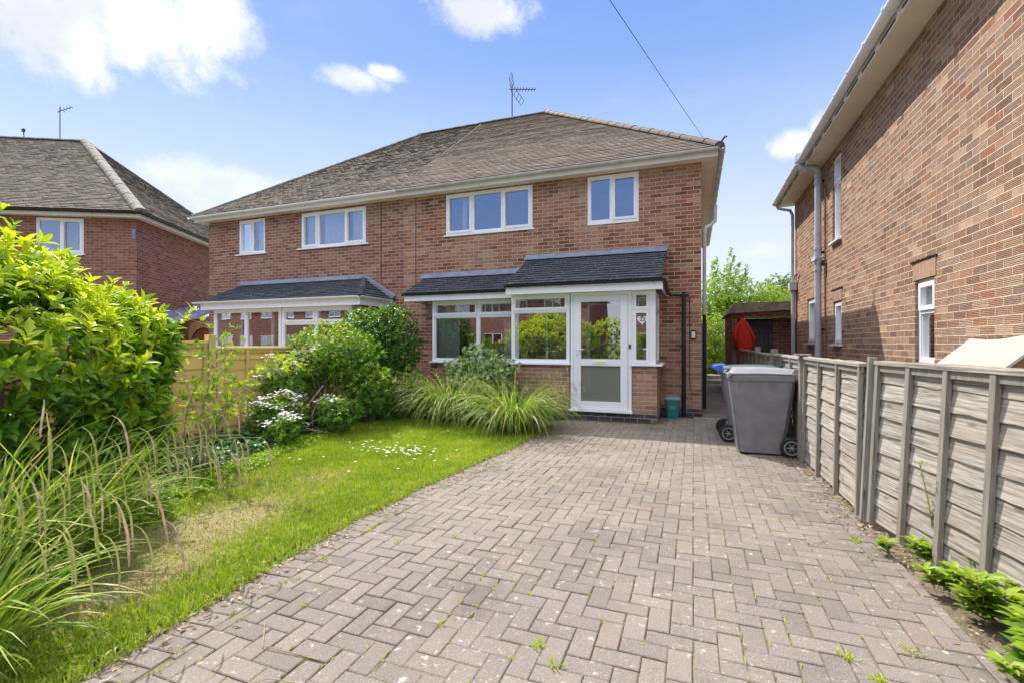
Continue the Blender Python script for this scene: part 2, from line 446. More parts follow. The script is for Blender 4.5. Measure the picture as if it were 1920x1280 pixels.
M['fence_new'] = woodmat('new larch slat', (.74, .50, .14), (.88, .66, .25), (.66, .44, .16), contrast=.9)
M['post_new'] = woodmat('new fence batten', (.62, .46, .15), (.78, .61, .24), (.55, .44, .18), vertical=True, green=(.34, .36, .16))
M['wood_red'] = woodmat('red brown stained timber', (.15, .045, .03), (.25, .08, .05), (.14, .05, .03), vertical=True)
M['wood_tan'] = woodmat('tan stained timber', (.30, .14, .06), (.44, .24, .12), (.28, .13, .06))
M['plastic_roof'] = simple('blue grey roof sheet', (.22, .26, .44), .22, .3, 3, dirt=(.5, .52, .6), dirtamt=.6)
M['cream'] = simple('cream canopy', (.47, .42, .36), .5, .04, 2, dirt=(.55, .48, .4), dirtamt=.25)
M['concrete'] = simple('concrete', (.40, .36, .30), .9, .25, 6, .5, dirt=(.16, .15, .11), dirtamt=.5)
M['shed_roof'] = simple('shed roof edge', (.24, .21, .16), .9, .35, 8, .5, dirt=(.09, .09, .06), dirtamt=.6)
M['bark'] = simple('bark', (.22, .16, .11), .9, .3, 14, .6)
M['twig'] = simple('young twig', (.36, .29, .19), .8, .2, 14)
M['white_door'] = simple('grey blue door leaf', (.34, .40, .50), .5, .08, 3)

M['laurel'] = leafmat('laurel leaf', [(0, (.025, .085, .012)), (.35, (.075, .20, .02)), (.58, (.20, .37, .025)), (.75, (.42, .55, .03)), (1, (.70, .74, .05))], .4, .42, .35)
M['choisya'] = leafmat('choisya leaf', [(0, (.04, .12, .018)), (.4, (.12, .27, .025)), (.7, (.30, .46, .04)), (1, (.72, .70, .10))], .36, .4)
M['privet'] = leafmat('privet leaf', [(0, (.025, .09, .014)), (.55, (.08, .22, .022)), (1, (.26, .44, .04))], .3, .35)
M['weed'] = leafmat('weed leaf', [(0, (.07, .17, .02)), (.5, (.17, .31, .03)), (1, (.42, .52, .05))], .35, .45)
M['moss'] = leafmat('moss', [(0, (.13, .13, .035)), (.5, (.25, .27, .06)), (1, (.40, .42, .10))], .2, .8)
M['fresh'] = leafmat('fresh young leaf', [(0, (.16, .31, .02)), (.5, (.38, .54, .03)), (1, (.62, .70, .05))], .4, .45)
M['varieg'] = leafmat('variegated leaf', [(0, (.12, .24, .06)), (.4, (.26, .42, .12)), (.7, (.50, .60, .32)), (1, (.78, .80, .62))], .3, .5)
M['ivy'] = leafmat('ground cover leaf', [(0, (.025, .09, .025)), (.6, (.07, .20, .055)), (.9, (.15, .31, .10)), (1, (.4, .5, .36))], .25, .4)
M['sedge'] = leafmat('sedge blade', [(0, (.08, .17, .025)), (.5, (.22, .37, .04)), (.85, (.42, .54, .08)), (1, (.66, .62, .24))], .36, .45, .35)
M['grass'] = leafmat('grass blade', [(0, (.17, .27, .018)), (.5, (.34, .46, .03)), (.8, (.50, .58, .05)), (.93, (.62, .60, .14)), (1, (.70, .60, .33))], .4, .5)
M['drygrass'] = leafmat('dry grass blade', [(0, (.42, .33, .16)), (.6, (.60, .47, .27)), (1, (.30, .38, .07))], .3, .7)
M['catkin'] = simple('sedge catkin', (.52, .37, .24), .8, .35, 30)
M['catkin_g'] = simple('green sedge catkin', (.42, .42, .12), .8, .3, 30)
M['petal'] = simple('white petal', (.82, .82, .80), .6, .04, 10)
M['treeleaf'] = leafmat('tree leaf', [(0, (.14, .26, .03)), (.5, (.32, .47, .05)), (1, (.54, .62, .10))], .4, .5)
M['fartree'] = leafmat('far tree leaf', [(0, (.10, .17, .07)), (.5, (.18, .27, .11)), (1, (.3, .4, .2))], .3, .6)


BARE = [(-3.42, 2.55, .42, .75), (-2.98, 1.75, .25, .45), (-4.1, 3.5, .4, .45), (-3.55, 3.9, .35, .3)]


def groundmats():
    m, t = mat('soil'); pos = t.n('ShaderNodeTexCoord').outputs['Object']
    n = t.noise(pos, 9, 8, .7); f = t.noise(pos, 70, 4, .7)
    c = t.mix(t.ss(n, .35, .65), (.14, .11, .075), (.28, .225, .165)); c = t.mix(t.ss(f, .5, .65, 0, .6), c, (.42, .36, .28))
    out(t, prin(t, c, .95, t.m('ADD', n, f), .8, .02, .2)); M['soil'] = m
    m, t = mat('lawn turf'); pos = t.n('ShaderNodeTexCoord').outputs['Object']
    n = t.noise(pos, 6, 8, .7); f = t.noise(pos, 60, 4, .7)
    c = t.mix(t.ss(n, .35, .65), (.15, .18, .03), (.27, .29, .07)); c = t.mix(t.ss(f, .5, .7, 0, .6), c, (.30, .25, .13))
    gp = t.n('ShaderNodeNewGeometry').outputs['Position']; q = t.n('ShaderNodeSeparateXYZ', {0: gp})
    tot = None      # worn, straw coloured patches of the lawn
    for (x0, y0, rx, ry) in BARE:
        e = t.m('SQRT', t.m('ADD', t.m('POWER', t.m('DIVIDE', t.m('SUBTRACT', q.outputs[0], x0), rx), 2), t.m('POWER', t.m('DIVIDE', t.m('SUBTRACT', q.outputs[1], y0), ry), 2)))
        e = t.ss(t.m('ADD', e, t.m('MULTIPLY', t.m('SUBTRACT', n, .5), 3.0)), 1.6, .1); tot = e if tot is None else t.m('MAXIMUM', tot, e)
    c = t.mix(tot, c, t.mix(t.ss(f, .35, .65), (.25, .19, .11), (.44, .36, .21)))
    out(t, prin(t, c, .95, f, .8, .02, .2)); M['turf'] = m
    m, t = mat('joint sand'); pos = t.n('ShaderNodeTexCoord').outputs['Object']
    n = t.noise(pos, 2.2, 6, .7); f = t.noise(pos, 45, 4, .7)
    c = t.mix(t.ss(f, .35, .65), (.12, .10, .075), (.24, .20, .15)); c = t.mix(t.ss(n, .5, .62, 0, .75), c, (.20, .22, .05))
    out(t, prin(t, c, .95, f, .6, .01, .2)); M['sand'] = m
    m, t = mat('block paver'); pos = t.n('ShaderNodeTexCoord').outputs['Object']; r = rndattr(t)
    c = t.ramp(r, [(0, (.155, .132, .118)), (.35, (.185, .157, .138)), (.7, (.205, .175, .155)), (.96, (.23, .195, .17)), (1, (.22, .165, .14))])
    big = t.noise(pos, .7, 6, .6)
    c = t.mix(t.ss(big, .4, .62, 0, .55), c, (.27, .232, .198))
    c = t.mix(t.ss(t.noise(pos, 130, 4, .7), .42, .68, 0, .6), c, t.mix(1, c, (.58, .56, .55), 'MULTIPLY'))
    c = t.mix(t.ss(t.noise(pos, 200, 2, .6), .58, .66, 0, .75), c, (.42, .40, .37))
    stain = t.m('MULTIPLY', t.ss(t.noise(t.n('ShaderNodeMapping', {0: pos, 'Scale': (1.6, .55, 1)}).outputs[0], 1.3, 6, .7), .53, .66), .38)
    c = t.mix(stain, c, t.mix(1, c, (.5, .48, .47), 'MULTIPLY'))
    lich = t.m('MULTIPLY', t.ss(t.noise(pos, 19, 6, .68), .60, .65), t.ss(t.noise(pos, 1.4, 3), .36, .5))
    c = t.mix(t.m('MULTIPLY', lich, .75), c, (.46, .44, .40))
    out(t, prin(t, c, .85, t.noise(pos, 150, 5, .7), .45, .004, .3)); M['paver'] = m
    m, t = mat('concrete slab'); pos = t.n('ShaderNodeTexCoord').outputs['Object']
    c = t.mix(t.ss(t.noise(pos, 2.5, 8, .7), .35, .65), (.13, .12, .115), (.21, .19, .17)); c = t.mix(t.ss(t.noise(pos, 60, 4), .5, .7, 0, .4), c, (.14, .13, .12))
    out(t, prin(t, c, .9, t.noise(pos, 80, 4), .4, .005, .3)); M['slab'] = m
    m, t = mat('grass field'); pos = t.n('ShaderNodeTexCoord').outputs['Object']
    c = t.mix(t.ss(t.noise(pos, .8, 8, .7), .35, .65), (.09, .14, .03), (.16, .21, .05))
    out(t, prin(t, c, .95)); M['field'] = m


groundmats()

# ------------------------------------------------------------------ building helpers
def wall_face(mb, P, u0, u1, v0, v1, holes=(), depth=.11, topf=None):
    """brick face with openings and their reveals; P(u,v,w): w outwards"""
    us = sorted({u0, u1, *[h[0] for h in holes], *[h[1] for h in holes]})
    vs = sorted({v0, v1, *[h[2] for h in holes], *[h[3] for h in holes]})
    us = [u for u in us if u0 <= u <= u1]; vs = [v for v in vs if v0 <= v <= v1]
    for a, b in zip(us, us[1:]):
        for c, d in zip(vs, vs[1:]):
            mu, mv = (a+b)/2, (c+d)/2
            if any(h[0] < mu < h[1] and h[2] < mv < h[3] for h in holes): continue
            mb.face([P(a, c, 0), P(b, c, 0), P(b, d, 0), P(a, d, 0)])
    for (a, b, c, d) in holes:
        for q in ([(a, c), (a, d)], [(b, c), (b, d)], [(a, c), (b, c)], [(a, d), (b, d)]):
            (p0, q0), (p1, q1) = q
            mb.face([P(p0, q0, 0), P(p1, q1, 0), P(p1, q1, -depth), P(p0, q0, -depth)])


def window(parent, P, u0, u1, v0, v1, cols, glass='glass', f=.055, sill=True, curtain=None, sillw=.05, rec=0.0, m='upvc', sillover=.04, name='window'):
    """cols: list of (u_start,u_end, [(v_start,v_end,sash?)...]); rec = recess of the frame face"""
    mb = MB(); gl = MB()
    wa, wb = -.075-rec, -.012-rec
    mb.pbox(P, u0, u0+f, v0, v1, wa, wb); mb.pbox(P, u1-f, u1, v0, v1, wa, wb)
    mb.pbox(P, u0+f, u1-f, v0, v0+f, wa, wb); mb.pbox(P, u0+f, u1-f, v1-f, v1, wa, wb)
    edges = [c[0] for c in cols[1:]]
    for e in edges: mb.pbox(P, e-f/2, e+f/2, v0+f, v1-f, wa, wb)
    for ci, (a, b, rows) in enumerate(cols):
        a2 = a+f if ci == 0 else a+f/2; b2 = b-f if ci == len(cols)-1 else b-f/2
        for ri, (c, d, sash) in enumerate(rows):
            c2 = c+f if ri == 0 else c+f/2; d2 = d-f if ri == len(rows)-1 else d-f/2
            if ri > 0: mb.pbox(P, a2, b2, c-f/2, c+f/2, wa, wb)
            if sash:
                g = .05; o = .012; sa, sb = wa+.01, wb+.016
                A, B, Cc, Dd = a2-o, b2+o, c2-o, d2+o
                mb.pbox(P, A, A+g, Cc, Dd, sa, sb); mb.pbox(P, B-g, B, Cc, Dd, sa, sb)
                mb.pbox(P, A+g, B-g, Cc, Cc+g, sa, sb); mb.pbox(P, A+g, B-g, Dd-g, Dd, sa, sb)
                ga, gb, gc, gd = A+g, B-g, Cc+g, Dd-g
            else:
                g = .016; sa, sb = wa+.012, wb-.012
                mb.pbox(P, a2, a2+g, c2, d2, sa, sb); mb.pbox(P, b2-g, b2, c2, d2, sa, sb)
                mb.pbox(P, a2+g, b2-g, c2, c2+g, sa, sb); mb.pbox(P, a2+g, b2-g, d2-g, d2, sa, sb)
                ga, gb, gc, gd = a2+g, b2-g, c2+g, d2-g
            w = wa+.025
            gl.face([P(ga-.004, gc-.004, w), P(gb+.004, gc-.004, w), P(gb+.004, gd+.004, w), P(ga-.004, gd+.004, w)])
    o = mb.build(name, M[m], parent)
    gl.build('pane', M[glass], o)
    if sill:
        s = MB(); s.pbox(P, u0-sillover, u1+sillover, v0-.03, v0, -.07-rec, sillw)
        s.build('sill', M[m], o)
    if curtain:
        for (a, b, c, d, mm) in curtain:
            k = MB(); n = max(4, int((b-a)/.028)); wv = -.17-rec; rows = [c, d]
            for i in range(n):
                x0, x1 = a+(b-a)*i/n, a+(b-a)*(i+1)/n
                y0 = wv+.022*math.sin(i*1.9+a); y1 = wv+.022*math.sin((i+1)*1.9+a)
                k.face([P(x0, c, y0), P(x1, c, y1), P(x1, d, y1), P(x0, d, y0)])
            k.build('curtain' if mm == 'curtain' else 'blind', M[mm], o)
    return o


def tiles(name, e0, e1, t0, t1, mt, parent, gauge=.10, tw=.165, lift=.019, jit=.004, frame=None):
    """roof slope from eave (e0-e1) to top (t0-t1): a real tile for every tile"""
    e0, e1, t0, t1 = (Vector(q) for q in (e0, e1, t0, t1))
    U = (e1-e0).normalized(); nrm = None
    up = (t0-e0)-U*(t0-e0).dot(U); Ls = up.length; up.normalize()
    nrm = U.cross(up).normalized()
    if nrm.z < 0: nrm = -nrm
    n = max(1, int(round(Ls/gauge))); g = Ls/n
    l0 = (t0-e0).dot(U); r0 = (e1-e0).length; r1 = (t1-e0).dot(U)
    Lf = lambda s: l0*s/Ls
    Rf = lambda s: r0+(r1-r0)*s/Ls
    V = []; T = []; RR = []
    vv = lambda u, s, h: e0+U*u+up*s+nrm*h
    for k in range(n):
        s0, s1 = k*g, (k+1)*g; st = (k % 2)*.5*tw
        a0, b0, a1, b1 = Lf(s0), Rf(s0), Lf(s1), Rf(s1)
        lo, hi = min(a0, a1), max(b0, b1)
        i0 = math.floor((lo-st)/tw); i1 = math.ceil((hi-st)/tw)
        rowj = random.uniform(-.002, .002)
        for i in range(i0, i1):
            x0, x1 = st+i*tw+.0015, st+(i+1)*tw-.0015
            p0, p1 = max(x0, a0), min(x1, b0); q0, q1 = max(x0, a1), min(x1, b1)
            p0 = min(p0, b0); p1 = max(p1, a0); q0 = min(q0, b1); q1 = max(q1, a1)
            if p1 <= p0 and q1 <= q0: continue
            h0 = lift+rowj+random.uniform(-jit, jit); h1 = h0+random.uniform(-jit, jit)*.6; dz = random.uniform(-.004, .004)
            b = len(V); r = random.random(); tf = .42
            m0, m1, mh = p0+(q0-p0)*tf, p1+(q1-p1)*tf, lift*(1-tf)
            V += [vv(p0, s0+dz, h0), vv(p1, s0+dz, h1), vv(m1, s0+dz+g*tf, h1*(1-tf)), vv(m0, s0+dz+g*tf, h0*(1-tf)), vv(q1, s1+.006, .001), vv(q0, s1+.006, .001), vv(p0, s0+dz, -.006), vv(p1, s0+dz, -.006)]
            T += [(b, b+1, b+2), (b, b+2, b+3), (b+3, b+2, b+4), (b+3, b+4, b+5), (b+6, b+7, b+1), (b+6, b+1, b)]; RR += [.70+.30*r]*2+[.14+.28*r]*2+[.1*r]*2  # light tails, dark heads and butts: lit-edge and shade stripes put into the colour
    # felt below the tiles
    b = len(V); V += [e0-nrm*.02, e1-nrm*.02, t1-nrm*.02, t0-nrm*.02]; T += [(b, b+1, b+2), (b, b+2, b+3)]; RR += [0, 0]
    return np_mesh(name, np.array([tuple(q) for q in V]), np.array(T), RR, M[mt], parent)


def ridge(mb, a, b, seg=.38, r=.11, bump=.012, n=9):
    a, b = Vector(a), Vector(b); L = (b-a).length; k = max(1, round(L/seg)); d = (b-a)/k; D = d.normalized()
    side = D.cross(Vector((0, 0, 1))).normalized(); up = side.cross(D).normalized()
    for i in range(k):
        p = a+d*i+Vector((0, 0, random.uniform(-.006, .006))); q = a+d*(i+1.04)+Vector((0, 0, random.uniform(-.004, .004)))
        pts = []
        for (c, rr) in ((p, r+bump), (q, r)):
            for j in range(n):
                an = PI*j/(n-1); pts.append(c+side*math.cos(an)*rr+up*(math.sin(an)*rr*.75-.035))
        fs = [(j, j+1, n+j+1, n+j) for j in range(n-1)]+[tuple(range(n)), tuple(range(2*n-1, n-1, -1))]
        mb.idx(pts, fs)


def gutter(mb, a, b, r=.057, brackets=.9, out=(0, -1, 0), n=9):
    """half round gutter from a to b (centre line at rim height)"""
    a, b = Vector(a), Vector(b); D = (b-a).normalized(); o = Vector(out)
    def prof(c, rr, rin):
        pts = []
        for j in range(n):
            an = PI*j/(n-1); pts.append(c+o*math.cos(an)*rr-Vector((0, 0, 1))*math.sin(an)*rr)
        for j in range(n-1, -1, -1):
            an = PI*j/(n-1); pts.append(c+o*math.cos(an)*rin-Vector((0, 0, 1))*math.sin(an)*rin)
        return pts
    def seg(p, q, rr, rin):
        A, B = prof(p, rr, rin), prof(q, rr, rin); k = len(A)
        mb.idx(A+B, [(j, (j+1) % k, k+(j+1) % k, k+j) for j in range(k)]+[tuple(range(k)), tuple(range(2*k-1, k-1, -1))])
    L = (b-a).length; seg(a, b, r, r-.004)
    if brackets:
        k = int(L/brackets)
        for i in range(k+1):
            p = a+D*(i+.3)*brackets
            if (p-a).length < L-.05: seg(p, p+D*.028, r+.007, r+.001)


FP = lambda Y: (lambda u, v, w: (u, Y-w, v))       # wall facing -Y
WP = lambda X: (lambda u, v, w: (X-w, u, v))       # wall facing -X
EP = lambda X: (lambda u, v, w: (X+w, u, v))       # wall facing +X

# ================================================================== main pair of houses
YF, YB, XR, XL, XM = 9.5, 17.9, .135, -12.69, -6.3
ZS, ZE, ZRG, YRG, OV = 4.70, 4.845, 8.22, 13.7, .30
EY0, EY1 = YF-OV, YB+OV
EXR, EXL = XR+.33, XL-.30


def semi_common(hs, bm, x0, x1, holes, side_x, sideP, side_holes=()):
    mb = MB(); wall_face(mb, FP(YF), x0, x1, 0, ZS, holes)
    wall_face(mb, sideP, YF, YB, 0, ZS, side_holes)
    mb.face([(x0, YB, 0), (x1, YB, 0), (x1, YB, ZS), (x0, YB, ZS)])
    w = mb.build('wall', M[bm], hs, recalc=False)
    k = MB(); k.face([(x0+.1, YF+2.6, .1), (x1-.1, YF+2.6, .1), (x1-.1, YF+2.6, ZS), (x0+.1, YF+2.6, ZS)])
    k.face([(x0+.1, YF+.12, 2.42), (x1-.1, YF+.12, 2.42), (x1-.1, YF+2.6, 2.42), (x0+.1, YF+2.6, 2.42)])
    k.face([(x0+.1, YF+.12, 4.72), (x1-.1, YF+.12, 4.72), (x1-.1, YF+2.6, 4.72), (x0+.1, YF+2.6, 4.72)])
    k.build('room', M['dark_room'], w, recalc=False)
    return w


HR = root('semi_detached_house', 'right half of the brick pair, white glazed porch beside the bay window', 'house', (-3.08, YF, 0), group='halves of the brick semi-detached pair')
winA = (-5.2, -3.15, 3.76, 4.675); winB = (-1.99, -.99, 3.735, 4.675)
bayHR = (-5.2, -3.3, 0.95, 2.28)
wR = semi_common(HR, 'brick', XM, XR, [winA, winB, (-5.15, -3.4, 1.0, 2.2), (-1.95, -1.1, .15, 2.2)], XR, EP(XR))
o = window(HR, FP(YF), *winA, [(-5.2, -4.55, [(3.76, 4.675, True)]), (-4.55, -3.83, [(3.76, 4.675, False)]), (-3.83, -3.15, [(3.76, 4.675, True)])], sillw=.03,
       curtain=[(-4.86, -4.76, 3.85, 4.6, 'curtain')])
window(HR, FP(YF), *winB, [(-1.99, -1.51, [(3.735, 4.675, False)]), (-1.51, -.99, [(3.735, 4.675, True)])], sillw=.012, sillover=0)
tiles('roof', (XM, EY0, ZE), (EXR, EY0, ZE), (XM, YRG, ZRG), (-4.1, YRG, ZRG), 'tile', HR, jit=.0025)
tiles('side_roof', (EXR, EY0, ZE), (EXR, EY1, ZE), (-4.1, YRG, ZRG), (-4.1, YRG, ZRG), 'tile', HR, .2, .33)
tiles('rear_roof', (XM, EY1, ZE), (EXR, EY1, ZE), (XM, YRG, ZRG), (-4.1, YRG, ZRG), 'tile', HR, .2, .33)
mb = MB(); ridge(mb, (EXR-.02, EY0+.02, ZE+.03), (-4.1, YRG, ZRG+.03), .33, .115, .008); mb.build('hip_tiles', M['ridge_brown'], HR)
mb = MB(); ridge(mb, (XM, YRG, ZRG+.03), (-4.0, YRG, ZRG+.03), .45, .09, .006); ridge(mb, (EXR, EY1, ZE+.03), (-4.1, YRG, ZRG+.03), .45, .1); mb.build('ridge_tiles', M['ridge_edge'], HR)
mb = MB()   # mortar line running up the party line between the two roofs
for i in range(46):
    t0 = i/46; yy = EY0+(YRG-EY0)*t0; zz = ZE+(ZRG-ZE)*t0; xx = XM+.08+random.uniform(-.015, .015)
    mb.box(xx-.02, xx+.02, yy, yy+.075, zz-.02, zz+.045)
mb.build('mortar_line', M['concrete'], HR)


def eaves(hs, x0, x1, mg, side, sx, mf='fascia'):
    mb = MB(); mb.box(x0, x1, EY0+.055, EY0+.075, ZS-.012, ZS+.115)
    if side > 0: mb.box(sx-.075, sx-.055, EY0+.075, EY1-.06, ZS-.012, ZS+.115)
    else: mb.box(sx+.055, sx+.075, EY0+.075, EY1-.06, ZS-.012, ZS+.115)
    mb.build('fascia', M[mf], hs)
    mb = MB(); mb.box(x0, x1, EY0+.075, YF+.02, ZS, ZS+.01)
    if side > 0: mb.box(XR-.02, sx-.075, YF+.02, EY1-.06, ZS, ZS+.01)
    else: mb.box(sx+.075, XL+.02, YF+.02, EY1-.06, ZS, ZS+.01)
    mb.build('soffit', M['soffit'], hs)
    mb = MB(); gutter(mb, (x0, EY0-.01, ZE-.03), (x1, EY0-.01, ZE-.03), brackets=.95)
    if side > 0: gutter(mb, (sx+.01, EY0-.06, ZE-.03), (sx+.01, EY1, ZE-.03), out=(1, 0, 0))
    else: gutter(mb, (sx-.01, EY0-.06, ZE-.03), (sx-.01, EY1, ZE-.03), out=(-1, 0, 0))
    mb.build('gutter', M[mg], hs, recalc=True)


eaves(HR, XM, EXR-.055, 'gutter_grey', 1, EXR)
mb = MB(); mb.tube([(EXR-.02, EY0+.05, ZE+.03), (EXR+.0, EY0+.05, ZE+.09), (EXR+.05, EY0+.02, ZE+.15), (EXR+.08, EY0, ZE+.14)], .018, 6); mb.build('eave_hook', M['dark_metal'], HR)

# ---- porch and bay of the right house
YP = 8.46   # porch face
PB = 8.9    # bay face
mb = MB(); mb.box(-.99, -.58, YP, YP+.1, .15, .985); mb.box(-.68, -.58, YP+.1, YF, .15, .985); mb.build('porch_wall', M['brick'], HR)
mb = MB(); mb.box(-3.23, -2.1, YP, YP+.1, .15, .985); mb.box(-3.23, -3.13, YP+.1, YF, .15, .985); mb.build('porch_wall', M['brick'], HR)
mb = MB(); wall_face(mb, FP(PB), -5.24, -3.23, 0, .96)
mb.face([(-5.24, PB, 0), (-5.24, YF, 0), (-5.24, YF, .96), (-5.24, PB, .96)])
mb.build('bay_wall', M['brick'], HR, recalc=False); mb = MB()
# brick cheek under the verge of the porch roof
mb.face([(-.56, YP+.06, 2.36), (-.56, YF, 2.36), (-.56, YF, 3.06), (-.56, YP+.06, 2.52)])
mb.build('porch_gable', M['brick'], HR, recalc=False)
mb = MB()
mb.box(-3.25, -.565, YP-.012, YF, 0, .15); mb.box(-.56, XR+.012, YF-.012, YF+.05, 0, .15); mb.box(XR, XR+.012, YF+.05, YB, 0, .15)
mb.build('plinth', M['brick_blue'], HR)
# porch windows
window(HR, FP(YP), -3.23, -2.10, 1.0, 2.26, [(-3.23, -2.10, [(1.0, 1.95, False), (1.95, 2.26, True)])], 'glass_low', f=.05, sillw=.06, sillover=.02)
wpr = window(HR, FP(YP), -1.0, -.60, 1.0, 2.26, [(-1.0, -.70, [(1.0, 1.93, True), (1.93, 2.26, True)]), (-.70, -.60, [(1.0, 2.26, False)])], 'glass_low', f=.036, sill=False)
mb = MB(); mb.box(-.705, -.60, YP+.002, YP+.09, 1.0, 2.26); mb.build('corner_post', M['upvc'], HR, bevel=.004)
window(HR, EP(-.60), YP+.09, YF, 1.0, 2.26, [(YP+.09, YF, [(1.0, 1.95, False), (1.95, 2.26, False)])], 'glass_low', f=.05, sill=False)
mb = MB(); mb.box(-1.02, -.49, YP-.06, YP+.02, .97, 1.0); mb.box(-.60, -.49, YP+.02, YF, .97, 1.0); mb.build('porch_sill', M['upvc'], HR, bevel=.004)
# door
dr = MB(); P = FP(YP); f = .075
dr.pbox(P, -2.08, -2.02, .17, 2.26, -.075, .004); dr.pbox(P, -1.06, -1.0, .17, 2.26, -.075, .004); dr.pbox(P, -2.02, -1.06, 2.2, 2.26, -.075, .004)
dr.pbox(P, -2.1, -.98, .15, .18, -.06, .07)
frm = dr.build('door_frame', M['upvc'], HR, bevel=.003)
dr = MB(); a, b = -2.015, -1.065
dr.pbox(P, a, a+.125, .185, 2.195, -.06, .016); dr.pbox(P, b-.125, b, .185, 2.195, -.06, .016)
dr.pbox(P, a+.125, b-.125, .185, .33, -.06, .016); dr.pbox(P, a+.125, b-.125, 2.09, 2.195, -.06, .016); dr.pbox(P, a+.125, b-.125, .96, 1.08, -.06, .016)
door = dr.build('door', M['upvc'], HR, bevel=.004)
g = MB(); g.face([P(a+.12, 1.07, -.02), P(b-.12, 1.07, -.02), P(b-.12, 2.1, -.02), P(a+.12, 2.1, -.02)]); g.build('pane', M['glass_low'], door)
g = MB(); g.face([P(a+.12, .32, -.02), P(b-.12, .32, -.02), P(b-.12, .97, -.02), P(a+.12, .97, -.02)]); g.build('frosted_pane', M['frost'], door)
g = MB(); g.tube([P(a+.06, 1.25, .016), P(a+.06, 1.25, .06), P(a+.18, 1.245, .062)], .010, 7); g.pbox(P, a+.045, a+.078, 1.06, 1.29, .016, .022); g.build('handle', M['upvc'], door)
g = MB(); g.pbox(P, a+.055, a+.067, 1.13, 1.16, .022, .024); g.build('keyhole', M['black'], door)
g = MB(); g.pbox(P, -1.675, -1.405, .99, 1.055, .016, .026); lb = g.build('letter_box', M['upvc'], door, bevel=.003)
yl, t_ = mat('yellow notice'); out(t_, prin(t_, (.72, .74, .12), .6)); M['yellow'] = yl
g = MB(); g.pbox(P, -1.63, -1.45, 1.008, 1.036, .026, .028); g.build('notice', M['yellow'], lb)
g = MB(); g.pbox(P, -1.047, -1.012, 1.27, 1.34, .004, .022); g.build('bell_push', M['black'], HR, bevel=.004)
# heart with the house number behind the side light
hp = []
for i in range(28):
    t_ = 2*PI*i/28; hp.append((16*math.sin(t_)**3/16*.085, (13*math.cos(t_)-5*math.cos(2*t_)-2*math.cos(3*t_)-math.cos(4*t_))/16*.085))
g = MB(); g.prism(hp, lambda p, q, t: (-.83+p, YP+.035+t, 1.755+q), 0, .004)
hrt = g.build('heart_sign', M['white'], wpr)


def text(s, size, loc, rot, mt, parent, name='lettering', ext=.0012, font=None):
    c = bpy.data.curves.new(name, 'FONT'); c.body = s; c.size = size; c.extrude = ext; c.align_x = 'CENTER'; c.align_y = 'CENTER'
    tmp = bpy.data.objects.new('tmp', c); COL.objects.link(tmp)
    dg = bpy.context.evaluated_depsgraph_get(); me = bpy.data.meshes.new_from_object(tmp.evaluated_get(dg))
    bpy.data.objects.remove(tmp); bpy.data.curves.remove(c)
    me.transform(Matrix.Translation(loc) @ rot.to_4x4()); me.name = name
    me.materials.clear()
    return finish(name, me, mt, parent)


ROTF = Matrix.Rotation(R(90), 3, 'X')
text('22', .10, (-.825, YP+.031, 1.765), ROTF, M['black'], hrt, 'house_number')
# white sheet lying across behind the side light, and blinds in the porch
# inside of the porch: inner door frame and side walls
g = MB(); Pi = FP(YF-.005)
g.pbox(Pi, -1.98, -1.93, .15, 2.15, 0, .05); g.pbox(Pi, -1.15, -1.10, .15, 2.15, 0, .05); g.pbox(Pi, -1.93, -1.15, 2.1, 2.15, 0, .05)
g.pbox(Pi, -2.85, -2.8, .7, 2.1, 0, .05); g.pbox(Pi, -2.3, -2.25, .7, 2.1, 0, .05); g.pbox(Pi, -3.15, -2.25, .95, 1.0, .05, .2)
g.build('inner_frame', M['upvc'], HR)
g = MB(); g.box(-3.2, -.62, YP+.1, YF, .1, .14); g.build('porch_floor', M['slab'], HR)
# bay window
window(HR, FP(PB), -5.2, -3.24, .98, 2.24, [(-5.2, -4.13, [(.98, 1.92, False), (1.92, 2.24, True)]), (-4.13, -3.24, [(.98, 1.92, False), (1.92, 2.24, True)])], 'glass_low', f=.055,
       sillw=.07, curtain=[(-5.12, -4.62, 1.02, 2.2, 'blind'), (-3.62, -3.30, 1.02, 2.2, 'blind')])
window(HR, WP(-5.2), PB+.06, YF, .98, 2.24, [(PB+.06, YF, [(.98, 2.24, False)])], 'glass_low', f=.05, sill=False)
# roofs of porch and bay
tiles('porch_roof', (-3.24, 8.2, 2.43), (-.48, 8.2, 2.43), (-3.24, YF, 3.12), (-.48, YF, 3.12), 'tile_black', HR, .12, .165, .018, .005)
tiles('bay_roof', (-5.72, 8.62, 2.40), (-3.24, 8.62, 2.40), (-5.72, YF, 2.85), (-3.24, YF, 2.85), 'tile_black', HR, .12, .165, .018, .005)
mb = MB()
mb.hexa([(-3.29, YF-.16, 3.07), (-.46, YF-.16, 3.07), (-.46, YF, 3.12), (-3.29, YF, 3.12), (-3.29, YF-.16, 3.085), (-.46, YF-.16, 3.085), (-.46, YF-.01, 3.2), (-3.29, YF-.01, 3.2)])
mb.hexa([(-5.8, YF-.16, 2.80), (-3.3, YF-.16, 2.80), (-3.3, YF, 2.85), (-5.8, YF, 2.85), (-5.8, YF-.16, 2.815), (-3.3, YF-.16, 2.815), (-3.3, YF-.01, 2.94), (-5.8, YF-.01, 2.94)])
mb.build('flashing', M['lead'], HR, bevel=.004)
mb = MB(); mb.box(-3.26, -.50, 8.25, 8.275, 2.25, 2.40); mb.box(-.50, -.475, 8.25, YF, 2.25, 2.40)
mb.box(-5.72, -3.26, 8.68, 8.705, 2.235, 2.37); mb.box(-5.745, -5.72, 8.68, YF, 2.235, 2.37)
